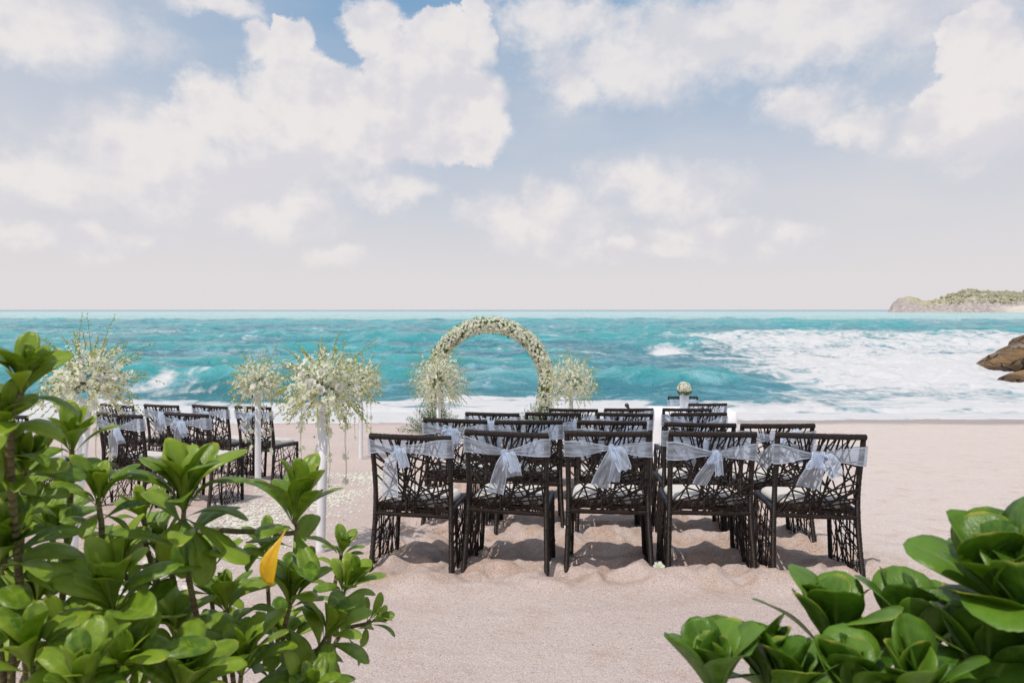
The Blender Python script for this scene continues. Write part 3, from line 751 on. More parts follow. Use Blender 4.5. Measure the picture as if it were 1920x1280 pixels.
left = [
 ('Ld', -2.87, 7.60, 22, 'f', 'beside the slim pedestal, nearest the aisle in the left block', 'sheer white sash with a long drop tail, left block beside the slim pedestal'),
 ('Lc', -3.45, 7.80, 20, 'g', 'second from the aisle in the left block rear row', 'sheer white sash second from the aisle in the left rear row'),
 ('Lb', -4.10, 8.00, 18, 'c', 'third from the aisle in the left block rear row', 'sheer white sash third from the aisle in the left rear row'),
 ('La', -4.72, 8.15, 18, 'd', 'farthest from the aisle in the left block rear row', 'sheer white sash farthest from the aisle in the left rear row'),
 ('Le', -2.95, 6.20, 20, 'g', 'nearest the aisle in the left block middle row', 'sheer white sash with a round bow above the big leaf fan'),
 ('Lf', -3.48, 6.05, 17, 'b', 'half hidden under the far left flower ball', 'sheer white sash on the chair under the far left flower ball'),
 ('Lh', -4.45, 6.00, 15, 'c', 'at the left picture edge, mostly hidden by the shrub', 'sheer white sash on the chair hidden behind the left shrub'),
]
SLOPE = R(-4.6)
def place(o, x, y, z, turn): o.location = (x, y, z); o.rotation_euler = (SLOPE, 0, R(-turn)); o.rotation_mode = 'XYZ'
proto = make_chair(); sashes = {k: make_sash(v) for k, v in SK.items()}
used = set(); first = True
for block, grp in ((right, 'woven chairs right of the aisle'), (left, 'woven chairs left of the aisle')):
    for key, x, y, turn, sk, lab, slab in block:
        c = proto if first else copy_tree(proto); first = False
        zz = float(np.mean(ground(np.array([x-.24, x+.24, x]), np.array([y, y, y+.1]))))
        zz = min(zz, float(g0(y))+.006)-.012
        # rotate about the vertical first, then pitch with the slope of the beach
        for o in (c,): place(o, x, y, zz, turn)
        wob = ((hash(key) if False else sum(map(ord, key))*37) % 11-5)/5
        c.rotation_euler.y = R(.9)*wob; c.location.z -= .006*abs(wob)
        tag(c, CH+lab, 'chair', grp)
        s = sashes[sk] if sk not in used else copy_tree(sashes[sk]); used.add(sk)
        place(s, x, y, zz-.006*abs(wob), turn); s.rotation_euler.y = R(.9)*wob; tag(s, slab, 'sash', 'sheer sashes tied round the chair backs')
c = copy_tree(proto); c.location = (2.86, 11.35, gz(2.86, 11.35)-.01); c.rotation_euler = (0, 0, R(180)); tag(c, 'woven dark chair standing alone behind the white cloth table', 'chair', 'woven chairs right of the aisle')
s = copy_tree(sashes['c']); s.location = c.location; s.rotation_euler = c.rotation_euler; tag(s, 'sheer white sash on the lone chair behind the white table', 'sash', 'sheer sashes tied round the chair backs')

# ------------------------------------------------------------------ flowers
def frame_of(n):
    n = Vector(n).normalized(); a = Vector((0, 0, 1)) if abs(n.z) < .9 else Vector((1, 0, 0))
    x = n.cross(a).normalized(); return x, n.cross(x), n
def blossom(mb, c, n, r, rng, k=5, cup=.35, mi=0, seg=True):
    x, y, n = frame_of(n); c = Vector(c); a0 = rng.uniform(0, 6.28)
    for i in range(k):
        a = a0+i*2*math.pi/k+rng.uniform(-.15, .15); d = x*math.cos(a)+y*math.sin(a); t = -x*math.sin(a)+y*math.cos(a)
        rr = r*rng.uniform(.85, 1.12); wd = rr*.36; lift = cup*rng.uniform(.5, 1.4)
        p0 = c; p1 = c+d*rr*.58+n*rr*.34*lift; p2 = c+d*rr+n*rr*lift*.45
        if seg:
            mb.add([p0, p1+t*wd, p2, p1-t*wd, p1+n*rr*.10], [(0, 1, 4), (1, 2, 4), (2, 3, 4), (3, 0, 4)], [(.5, 0), (0, .6), (.5, 1), (1, .6), (.5, .6)], mi)
        else:
            mb.add([p0, p1+t*wd, p2, p1-t*wd], [(0, 1, 2), (0, 2, 3)], [(.5, 0), (0, .6), (.5, 1), (1, .6)], mi)
def bud(mb, c, d, L, r, mi=0):
    x, y, d = frame_of(d); c = Vector(c); m_ = c+d*L*.45
    mb.add([c, m_+x*r, m_+y*r, m_-x*r, m_-y*r, c+d*L], [(0, 2, 1), (0, 3, 2), (0, 4, 3), (0, 1, 4), (5, 1, 2), (5, 2, 3), (5, 3, 4), (5, 4, 1)],
           [(0, .2), (0, .5), (0, .5), (0, .5), (0, .5), (0, 1)], mi)
def rose_mesh():
    mb = MB(); rng = random.Random(3)
    for lay, (n_, r_, h_, op) in enumerate(((3, .25, .75, .05), (4, .5, .72, .22), (5, .8, .55, .5), (6, 1.0, .32, .85))):
        for i in range(n_):
            a = i*2*math.pi/n_+lay*.7; vs, uv = [], []
            for b in range(3):
                for cc in range(3):
                    aa = a+(cc-1)*1.15*math.pi/n_; q = b/2
                    rad = r_*(.35+.65*q)*(1-.12*abs(cc-1)*q); z = h_*q-(.18*op*q*q)
                    vs.append((rad*math.cos(aa), rad*math.sin(aa), z)); uv.append((cc/2, .3+.7*q))
            mb.add(vs, [(b*3+cc, b*3+cc+1, (b+1)*3+cc+1, (b+1)*3+cc) for b in range(2) for cc in range(2)], uv)
    return mb.mesh('rose', M['rose'])
ROSE = rose_mesh()
def add_rose(parent, c, n, r, rng):
    o = link('rose', ROSE, parent); x, y, n = frame_of(n)
    m_ = Matrix((x, y, n)).transposed().to_4x4(); o.matrix_local = Matrix.Translation(c) @ m_ @ Matrix.Rotation(rng.uniform(0, 6), 4, 'Z') @ Matrix.Scale(r, 4)
def spray(fb, bb, tb, o, d, L, rng, droop, br, nb):
    pts = []; q = Vector(o); d = Vector(d).normalized()
    for k in range(7): pts.append(q.copy()); q = q+d*L/6; d = (d+Vector((rng.uniform(-.08, .08), rng.uniform(-.08, .08), -droop))).normalized()
    tube(tb, pts, [.0022-.0002*k for k in range(7)], 4)
    for i in range(nb):
        t = .35+.5*i/nb; k = min(5, int(t*6)); c = pts[k].lerp(pts[k+1], t*6-k); dirn = (pts[k+1]-pts[k]).normalized()
        side = Vector((rng.gauss(0, 1), rng.gauss(0, 1), rng.gauss(0, 1)+.2)).normalized()
        blossom(fb, c+side*.012, side+dirn*.8, br*.78*rng.uniform(.75, 1.2), rng)
    for i in range(9):
        t = .66+.34*i/8; k = min(5, int(t*6)); c = pts[k].lerp(pts[min(6, k+1)], min(1, t*6-k))
        side = Vector((rng.gauss(0, 1), rng.gauss(0, 1), rng.gauss(0, 1))).normalized()
        bud(bb, c, side+(pts[6]-pts[5]).normalized()*1.2, rng.uniform(.014, .026), .0055)
def twig(bb, tb, o, d, L, rng, droop):
    pts = []; q = Vector(o); d = Vector(d).normalized()
    for k in range(9): pts.append(q.copy()); q = q+d*L/8; d = (d+Vector((rng.uniform(-.13, .13), rng.uniform(-.13, .13), -droop+rng.uniform(-.05, .05)))).normalized()
    tube(tb, pts, [.0024-.0002*k for k in range(9)], 4)
    for i in range(13):
        t = .3+.7*i/12; k = min(7, int(t*8)); c = pts[k].lerp(pts[k+1], min(1, t*8-k))
        side = Vector((rng.gauss(0, 1), rng.gauss(0, 1), rng.gauss(0, 1))).normalized()
        bud(bb, c, side+(pts[k+1]-pts[k]).normalized(), rng.uniform(.015, .03), .005)
def garland(parent, c, L, rng):
    mb = MB(); c = Vector(c); sw = rng.uniform(0, 6)
    pts = [c+Vector((.006*math.sin(sw+k), .006*math.cos(sw+k*.7), -L*k/10)) for k in range(11)]
    tube(mb, pts, .0012, 4, mi=1)
    n = int(L/.016)
    for i in range(n):
        t = i/n; q = c+Vector((0, 0, -L*t)); bud(mb, q, (0, 0, -1), .012, .0045, 0)
    for f in (.30, .62, .97):
        for i in range(5):
            dd = Vector((rng.gauss(0, 1), rng.gauss(0, 1), rng.gauss(0, .6))); blossom(mb, c+Vector((0, 0, -L*f+rng.uniform(-.025, .025)))+dd*.008, dd, .022, rng)
    mb.obj('garland', [M['petal'], M['twig']], parent)
def make_arrangement(seed, rad, nspray, twigs, up=.25, roses=6, gar=4):
    rng = random.Random(seed); root = thing('flower_arrangement', 'flowers', 'flowers')
    fb, bb, tb, lb = MB(), MB(), MB(), MB()
    for i in range(nspray):
        z = -0.75+1.75*((i+.5)/nspray); z = min(.98, z); a = i*2.39996+rng.uniform(-.3, .3); rr = math.sqrt(max(0, 1-z*z))
        d = Vector((rr*math.cos(a), rr*math.sin(a), z)); o = d*rad*.12+Vector((0, 0, rad*.18))
        spray(fb, bb, tb, o, d+Vector((0, 0, up)), rad*rng.uniform(.75, 1.18), rng, .07 if z > .2 else .14, rng.uniform(.022, .032), 7)
    for i in range(int(nspray*2.3)):                             # fill close to the middle
        d = Vector((rng.gauss(0, 1), rng.gauss(0, 1), rng.gauss(.1, 1))).normalized(); c = d*rad*rng.uniform(.35, .88)+Vector((0, 0, rad*.18))
        blossom(fb, c, d+Vector((rng.gauss(0, .5), rng.gauss(0, .5), rng.gauss(0, .5))), rng.uniform(.016, .028), rng)
        if i % 2: bud(bb, d*rad*rng.uniform(.5, 1.0)+Vector((0, 0, rad*.18)), d+Vector((rng.gauss(0, .8), rng.gauss(0, .8), rng.gauss(0, .8))), rng.uniform(.018, .034), .007)
    for i in range(10):
        d = Vector((rng.gauss(0, 1), rng.gauss(0, 1), rng.gauss(-.1, .8))).normalized(); c = d*rad*rng.uniform(.1, .45)+Vector((0, 0, rad*.15)); bud(lb, c, d, rad*.24, .010)
    for i in range(twigs):
        a = rng.uniform(0, 6.28); e = rng.uniform(.0, 1.0) if i % 3 else rng.uniform(-.5, .1)
        d = Vector((math.cos(a)*math.cos(e*1.2), math.sin(a)*math.cos(e*1.2), math.sin(e*1.2)+.1))
        twig(bb, tb, d*rad*.2+Vector((0, 0, rad*.2)), d, rad*rng.uniform(1.15, 1.5), rng, .05 if e > .3 else .09)
    tag(fb.obj('blossoms', M['petal'], root), kind='stuff'); tag(bb.obj('buds', M['bud'], root), kind='stuff'); tag(tb.obj('twigs', M['twig'], root), kind='stuff')
    tag(lb.obj('greenery', M['arch_leaf'], root), kind='stuff')
    for i in range(roses):
        d = Vector((rng.gauss(0, 1), -abs(rng.gauss(0, 1))-.2, rng.uniform(-.2, 1))).normalized(); add_rose(root, d*rad*.66+Vector((0, 0, rad*.2)), d, .034, rng)
    for i in range(gar):
        a = i*2*math.pi/max(1, gar)+.5; garland(root, (math.cos(a)*rad*.48, math.sin(a)*rad*.48, -.05), rng.uniform(.42, .62), rng)
    return root
def make_pedestal(h, r):
    root = thing('flower_pedestal', 'pedestal', 'pedestal')
    mb = MB(); tube(mb, [(0, 0, -.04), (0, 0, .02), (0, 0, h*.5), (0, 0, h)], r, 24); mb.obj('column', M['pedestal'], root)
    mb = MB(); tube(mb, [(0, 0, h), (0, 0, h+.004), (0, 0, h+.05), (0, 0, h+.055)], [r*1.25, r*1.5, r*1.6, r*1.5], 20); mb.obj('bowl', M['pedestal'], root)
    return root
arr = [make_arrangement(31, .31, 92, 11), make_arrangement(32, .31, 84, 9, .3, 4), make_arrangement(33, .42, 130, 8, .2, 3, 2), make_arrangement(34, .31, 96, 14, .6, 7)]
ped = make_pedestal(.95, .031)
PED = [ # x, y, tilt x, which arrangement, scale, z turn, flower dx, label of flowers, label of pedestal
 (-2.96, 4.60, .10, 3, 1.0, .4, 'white flower ball with tall bare twigs above the left shrub', 'white pedestal behind the left shrub under the twiggy flower ball'),
 (-1.29, 4.60, .022, 0, 1.0, 0, 'large white orchid ball on the nearest pedestal by the aisle', 'white pedestal of the nearest orchid ball beside the aisle'),
 (-2.68, 7.20, .0, 1, .98, 1.0, 'white orchid ball on the pedestal beside the left block chairs', 'slim white pedestal standing beside the left block of chairs'),
 (-2.17, 9.80, .0, 1, 1.12, 3.4, 'white orchid ball partly hidden behind the nearest one', 'far white pedestal standing in open sand beyond the aisle'),
 (-1.02, 9.50, .0, 2, 1.0, 0.3, 'full white flower ball hiding the left foot of the arch', 'white pedestal before the left foot of the arch'),
 (.82, 9.50, .0, 2, .94, 2.6, 'full white flower ball hiding the right foot of the arch', 'white pedestal before the right foot of the arch')]
ua = set()
for i, (x, y, dx_, k, scl, rz, lf, lp) in enumerate(PED):
    z = gz(x, y); p_ = ped if i == 0 else copy_tree(ped); p_.location = (x, y, z); p_.rotation_euler = (0, math.atan2(dx_, 1.0), 0)
    tag(p_, lp, 'pedestal', 'white pedestals carrying flowers')
    a = arr[k] if k not in ua else copy_tree(arr[k]); ua.add(k); a.location = (x+dx_, y, z+1.03); a.rotation_euler = (0, 0, rz); a.scale = (scl,)*3
    tag(a, lf, 'flowers', 'flower balls on white pedestals')

# ------------------------------------------------------------------ arch
def build_arch():
    rng = random.Random(77); AY = 14.6; cx = -.48
    z0 = gz(cx, AY); root = thing('flower_arch', 'round white flower arch facing the sea behind the chairs', 'arch', (cx, AY, z0)); root.rotation_euler = (0, 0, R(-5))
    RC, HC = 1.215, 1.10
    path = []
    for k in range(8): q = k/8; path.append(Vector((-RC+.13*(1-q), 0, -.03+HC*q)))
    for k in range(41): a = math.pi-math.pi*k/40; path.append(Vector((RC*math.cos(a), 0, HC+RC*1.0*math.sin(a))))
    for k in range(8): q = 1-(k+1)/8; path.append(Vector((RC-.13*(1-q), 0, -.03+HC*q)))
    P = catmull(path, 160)
    for s in (-1, 1):
        mb = MB(); tube(mb, [q+Vector((0, s*.11, 0)) for q in P[::4]], .012, 6); mb.obj('hoop', M['metal'], root)
    fb, lb, gb = MB(), MB(), MB()
    mb = MB(); tube(mb, P[::4], .105, 8); mb.obj('moss_core', M['arch_leaf'], root)
    def sample():
        i = rng.randrange(1, 159); t = (P[i+0]-P[i-1]).normalized(); n = Vector((0, 1, 0)).cross(t); th = rng.uniform(0, 2*math.pi)
        d = (n*math.cos(th)+Vector((0, 1, 0))*math.sin(th)); return P[i], t, n, d, th
    for i in range(4600):
        c, t, n, d, th = sample(); rr = rng.uniform(.125, .195)
        if vnoise(np.array([c.x*5+c.z*3.1+th]), np.array([c.z*4+th*2]), 5)[0] > .80: continue
        q = c+n*math.cos(th)*rr*.95+Vector((0, math.sin(th)*rr*1.15, 0))+t*rng.uniform(-.02, .02)
        blossom(fb, q, d+Vector((rng.uniform(-.5, .5), rng.uniform(-.5, .5), rng.uniform(-.5, .5))), rng.uniform(.021, .034), rng, seg=False)
    for i in range(1500):
        c, t, n, d, th = sample(); bud(gb, c+d*rng.uniform(.12, .18), d+t*rng.uniform(-1, 1), rng.uniform(.03, .05), .010)
    for i in range(230):
        c, t, n, d, th = sample(); q = c+d*rng.uniform(.14, .185); blossom(lb, q, d, rng.uniform(.04, .062), rng, k=2, cup=.6)
    tag(fb.obj('blossoms', M['petal'], root), kind='stuff'); tag(lb.obj('dark_leaves', M['arch_leaf'], root), kind='stuff'); tag(gb.obj('buds', M['bud'], root), kind='stuff')
    for i in range(110):
        c, t, n, d, th = sample()
        if d.y > .5: d.y = -d.y
        add_rose(root, c+d*.155, d, rng.uniform(.04, .055), rng)
    return root
build_arch()
def fluffy_bush(label, x, y, seed, wx, hh):
    rng = random.Random(seed); root = thing('gypsophila_bush', label, 'flowers', (x, y, gz(x, y)), 0, 'gypsophila at the feet of the arch')
    sb, tb = MB(), MB()
    for i in range(170):
        a = rng.uniform(0, 6.28); e = rng.uniform(.15, 1.45); L = hh*rng.uniform(.6, 1.1)
        d = Vector((math.cos(a)*math.cos(e)*wx/hh, math.sin(a)*math.cos(e)*.8, math.sin(e)))
        q = Vector((rng.uniform(-.06, .06), rng.uniform(-.06, .06), 0)); pts = [q, q+d*L*.5+Vector((0, 0, .02)), q+d*L]
        tube(tb, pts, [.004, .003, .0015], 4)
        for k in range(18):
            c = pts[1].lerp(pts[2], rng.random())+Vector((rng.gauss(0, .03), rng.gauss(0, .03), rng.gauss(0, .03)))
            if k % 3 == 0: bud(tb, c, (rng.gauss(0, 1), rng.gauss(0, 1), 1), .04, .008)
            else: blossom(sb, c, (rng.gauss(0, 1), rng.gauss(0, 1), 1), .012, rng, k=3, seg=False)
    tag(sb.obj('tiny_blossoms', M['baby'], root), kind='stuff'); tag(tb.obj('stems', M['arch_leaf'], root), kind='stuff')
fluffy_bush('pale fluffy gypsophila clump at the left foot of the arch', -1.62, 14.1, 5, .75, .62)
fluffy_bush('pale fluffy gypsophila clump inside the right foot of the arch', .50, 14.1, 6, .55, .62)

# ------------------------------------------------------------------ table, vase, microphone
def build_table():
    x0, y0 = 2.62, 10.0; z0 = gz(x0, y0); root = thing('cloth_table', 'long table under a white floor length cloth', 'table', (x0, y0, z0))
    H = .70; hx, hy = .57, .30; rng = random.Random(4)
    mb = MB(); n = 120; rings = [(H+.004, .0, 0.0), (H, .012, 0), (H*.8, .022, .25), (H*.4, .05, .8), (-.02, .085, 1.0)]; vs = []
    def outline(t):
        per = 4*(hx+hy); s = t*per
        for (a, b, dx_, dy_, L) in ((-hx, -hy, 1, 0, 2*hx), (hx, -hy, 0, 1, 2*hy), (hx, hy, -1, 0, 2*hx), (-hx, hy, 0, -1, 2*hy)):
            if s <= L: return a+dx_*s, b+dy_*s, dy_, -dx_
            s -= L
        return -hx, -hy, -1, 0
    for (z, o_, f) in rings:
        for i in range(n):
            a, b, nx_, ny_ = outline(i/n); wv = o_+f*.022*(math.sin(i*.9)+math.sin(i*.37+1))
            cx = 1+.06*f*(abs(a) > hx*.97 and abs(b) > hy*.97); vs.append((a*cx+nx_*wv, b*cx+ny_*wv, z))
    fs = [(k*n+i, (k+1)*n+i, (k+1)*n+(i+1) % n, k*n+(i+1) % n) for k in range(4) for i in range(n)]+[tuple(range(n))]
    mb.add(vs, fs); tc_ = mb.obj('tablecloth', M['cloth']); tc_.location = root.location
    tag(tc_, 'white floor length cloth draped over the table before the lone chair', 'tablecloth')
    mb = MB(); 
    t_ = H-.012; mb.add([(-hx+.01, -hy+.01, t_-.02), (hx-.01, -hy+.01, t_-.02), (hx-.01, hy-.01, t_-.02), (-hx+.01, hy-.01, t_-.02), (-hx+.01, -hy+.01, t_), (hx-.01, -hy+.01, t_), (hx-.01, hy-.01, t_), (-hx+.01, hy-.01, t_)],
                        [(0, 3, 2, 1), (4, 5, 6, 7), (0, 1, 5, 4), (1, 2, 6, 5), (2, 3, 7, 6), (3, 0, 4, 7)]); mb.obj('tabletop', M['pedestal'], root, False)
    for sx in (-1, 1):
        for sy in (-1, 1):
            mb = MB(); tube(mb, [(sx*(hx-.06), sy*(hy-.06), -.02), (sx*(hx-.06), sy*(hy-.06), t_-.02)], .018, 10); mb.obj('leg', M['metal'], root)
    # glass vase with a round posy
    m, t, out = material('vase_glass'); g = t.n('ShaderNodeBsdfGlass'); g.inputs[0].default_value = (.93, .96, 1, 1); g.inputs['Roughness'].default_value = .12; g.inputs['IOR'].default_value = 1.2
    tp = t.n('ShaderNodeBsdfTransparent'); mx = t.n('ShaderNodeMixShader'); mx.inputs[0].default_value = .45; t.l.new(g.outputs[0], mx.inputs[2])
    df = t.n('ShaderNodeBsdfDiffuse'); df.inputs[0].default_value = (.80, .84, .92, 1); mx2 = t.n('ShaderNodeMixShader'); mx2.inputs[0].default_value = .4
    t.l.new(tp.outputs[0], mx.inputs[1]); t.l.new(mx.outputs[0], mx2.inputs[1]); t.l.new(df.outputs[0], mx2.inputs[2]); t.l.new(mx2.outputs[0], out.inputs[0])
    vx, vy = (1283-960)/F*9.9, 9.9; v = thing('glass_vase', 'square clear glass vase standing on the white table', 'vase', (vx, vy, z0+H+.006))
    mb = MB(); a = .052; hh = .23
    for (r_, flip) in ((a, False), (a-.006, True)):
        b0 = 0 if not flip else .012; vs = [(-r_, -r_, b0), (r_, -r_, b0), (r_, r_, b0), (-r_, r_, b0), (-r_*1.05, -r_*1.05, hh), (r_*1.05, -r_*1.05, hh), (r_*1.05, r_*1.05, hh), (-r_*1.05, r_*1.05, hh)]
        f_ = [(0, 3, 2, 1), (0, 1, 5, 4), (1, 2, 6, 5), (2, 3, 7, 6), (3, 0, 4, 7)]; mb.add(vs, [q[::-1] for q in f_] if flip else f_)
    mb.obj('vase_wall', m, v, False)
    po = thing('flower_posy', 'small round posy of white flowers in the glass vase', 'flowers', (vx, vy, z0+H+.006)); fb, lb, sb = MB(), MB(), MB()
    for i in range(170):
        d = Vector((rng.gauss(0, 1), rng.gauss(0, 1), rng.gauss(.25, 1))).normalized(); blossom(fb, Vector((0, 0, .31))+d*.092*rng.uniform(.8, 1.1), d, .028, rng, seg=False)
    for i in range(30):
        a_ = rng.uniform(0, 6.28); d = Vector((math.cos(a_), math.sin(a_), -.5)); blossom(lb, Vector((0, 0, .30))+d*.085, d, .045, rng, 2)
    for i in range(9):
        a_ = i*.7; tube(sb, [(.02*math.cos(a_), .02*math.sin(a_), .02), (.03*math.cos(a_+2), .03*math.sin(a_+2), .26)], .003, 5)
    tag(fb.obj('blossoms', M['petal'], po), kind='stuff'); tag(lb.obj('leaves', M['arch_leaf'], po), kind='stuff'); tag(sb.obj('stems', M['twig'], po), kind='stuff')
    for i in range(9):
        d = Vector((rng.gauss(0, .7), -1+rng.gauss(0, .5), rng.uniform(-.1, .9))).normalized(); add_rose(po, Vector((0, 0, .31))+d*.088, d, .022, rng)
build_table()
def build_mic():
    Yd = 9.2; x = (1183-960)/F*Yd; top = CAM_Z-(772-580)/F*Yd; z = gz(x, Yd); h = top-z
    root = thing('microphone_stand', 'black microphone on a low stand among the rear chairs', 'microphone', (x, Yd, z))
    mb = MB(); tube(mb, [(0, 0, .0), (0, 0, h)], .009, 10); mb.obj('pole', M['metal'], root)
    mb = MB(); tube(mb, [(0, 0, -.01), (0, 0, .012), (0, 0, .02)], [.12, .12, .05], 24); mb.obj('base', M['black'], root)
    d = Vector((-.075, -.02, .125)).normalized(); a = Vector((0, 0, h-.005))
    mb = MB(); tube(mb, [a-d*.02, a+d*.05], [.017, .016], 12); mb.obj('clip', M['black'], root)
    mb = MB(); tube(mb, [a-d*.03, a+d*.02, a+d*.085, a+d*.09], [.011, .014, .018, .020], 14); mb.obj('handle', M['black'], root)
    mb = MB(); tube(mb, [a+d*.09, a+d*.098, a+d*.115, a+d*.132, a+d*.142], [.022, .027, .029, .024, .012], 16); mb.obj('head', M['black'], root)
build_mic()

# ------------------------------------------------------------------ petals and fallen flowers
def build_petals():
    rng = random.Random(15); mb = MB(); n = 0
    P = []
    while len(P) < 7600:
        y = rng.uniform(2.4, 8.6); cx = -2.55+.19*(y-3.2) if y < 8 else -1.6; x = cx+rng.gauss(0, .36)
        if abs(x-cx) > .8 or (y < 4.2 and x > -1.55): continue
        dens = float(vnoise(np.array([x*3.0]), np.array([y*2.2]), 9)[0])
        if dens < rng.uniform(.15, .75): continue
        P.append((x, y))
    A = np.array(P); Z = ground(A[:, 0], A[:, 1])
    for (x, y), z in zip(P, Z):
        a = rng.uniform(0, 6.28); r = rng.uniform(.010, .021); c = Vector((x, y, z+.004)); d = Vector((math.cos(a), math.sin(a), rng.uniform(-.05, .4))); t = Vector((-math.sin(a), math.cos(a), rng.uniform(-.2, .3)))
        mb.add([c-d*r, c+t*r*.6+Vector((0, 0, .004)), c+d*r, c-t*r*.6], [(0, 1, 2), (0, 2, 3)], [(.5, .8), (0, .9), (.5, 1), (1, .9)])
    tag(mb.obj('flower_petals', M['petal']), 'white petals strewn over the sand of the aisle', kind='stuff')
    for (px, yy, lab) in ((1237, 4.03, 'crumpled white orchid fallen between the two right front chairs'), (1067, 5.0, 'small white orchid fallen beside a second row chair leg')):
        x = (px-960)/F*yy; mb = MB()
        for i in range(4): blossom(mb, (rng.uniform(-.02, .02), rng.uniform(-.03, .03), .012+.008*i), (rng.gauss(0, .6), rng.gauss(-.3, .6), 1), .036, rng, cup=.9)
        for i in range(5): bud(mb, (rng.uniform(-.02, .02), rng.uniform(-.03, .03), .008), (rng.gauss(0, 1), rng.gauss(0, 1), .3), .03, .006, 1)
        o = mb.obj('fallen_orchid', [M['petal'], M['bud']]); o.location = (x, yy, gz(x, yy)); tag(o, lab, 'flower')
build_petals()
def dead_leaf(px, y, lab, r, seed):
    rng = random.Random(seed); x = (px-960)/F*y; mb = MB(); vs = []
    for i in range(5):
        t = i/4; w_ = r*.42*math.sin(math.pi*min(1, .1+t*.9))
        for u in (-1, 0, 1): vs.append((u*w_, (t-.5)*2*r, .008+.010*abs(u)*(1+math.sin(t*5+seed))+.012*t*t))
    mb.add(vs, [(i*3+j, i*3+j+1, i*3+j+4, i*3+j+3) for i in range(4) for j in range(2)]); o = mb.obj('dead_leaf', M['dead'])
    o.location = (x, y, gz(x, y)); o.rotation_euler = (0, 0, rng.uniform(0, 6)); tag(o, lab, 'leaf')
M['dead'] = simple('dead_leaf', (.42, .20, .07), .8, .2, .3, 80)
dead_leaf(664, 4.95, 'small orange dead leaf on the sand left of the nearest row', .028, 3)

# ------------------------------------------------------------------ shrubs
def leaf_mesh(seed, bend, fold, wid, mat, curl=0.0):
    rng = random.Random(seed); nt, nu = 14, 5; top, bot, uv = [], [], []
    ph = rng.uniform(0, 6)
    for i in range(nt+1):
        t = i/nt
        if t < .70: q_ = t/.70; wv = wid*.5*(.05+.95*(q_*q_*(3-2*q_))**1.05)
        else: wv = wid*.5*max(.10, 1-((t-.70)/.30)**2.5)**.5 if t < 1 else wid*.5*.20
        ang_ = bend*t*t; zc = -math.sin(ang_)*t*.55+.06*math.sin(t*math.pi)
        yc = t*(1-.16*abs(bend)*t)
        for j in range(nu):
            u = -1+2*j/(nu-1); e = abs(u)
            z = zc+fold*wv*e**1.3-curl*wv*max(0, e-.5)*2+.007*math.sin(t*9+ph+u*2)*e*t
            top.append((u*wv, yc, z)); uv.append(((u+1)/2, t))
    th = .007
    bot = [(x, y, z-th*(1-.85*(abs(-1+2*(k % nu)/(nu-1))))) for k, (x, y, z) in enumerate(top)]
    n = len(top); vs = top+bot; uvs = uv+uv
    f = [(i*nu+j, i*nu+j+1, (i+1)*nu+j+1, (i+1)*nu+j) for i in range(nt) for j in range(nu-1)]
    f2 = [tuple(k+n for k in q[::-1]) for q in f]
    bd = [k for k in range(nu)]+[i*nu+nu-1 for i in range(1, nt+1)]+[nt*nu+j for j in range(nu-2, -1, -1)]+[i*nu for i in range(nt-1, 0, -1)]
    f3 = [(bd[k], bd[k]+n, bd[(k+1) % len(bd)]+n, bd[(k+1) % len(bd)]) for k in range(len(bd))]
    mb = MB(); mb.add(vs, f+f2+f3, uvs); return mb.mesh('leaf', mat)
LEAF = [leaf_mesh(1, .25, .30, .38, M['leaf']), leaf_mesh(2, .6, .22, .40, M['leaf'], .25), leaf_mesh(3, -.1, .42, .36, M['leaf']),
        leaf_mesh(4, .9, .18, .37, M['leaf'], .35), leaf_mesh(5, .4, .12, .41, M['leaf'], .15), leaf_mesh(6, .1, .5, .33, M['leaf'])]
LEAF_W = [leaf_mesh(1, .2, .30, .56, M['leaf_broad']), leaf_mesh(2, .4, .24, .60, M['leaf_broad'], .15), leaf_mesh(3, -.1, .36, .54, M['leaf_broad']), leaf_mesh(5, .2, .16, .62, M['leaf_broad'], .1)]
YLEAF = leaf_mesh(8, .3, .7, .34, M['leafy'], -.2)
def world_pt(px, py, d): return Vector(((px-960)*d/F, d, CAM_Z-(py-580)*d/F))
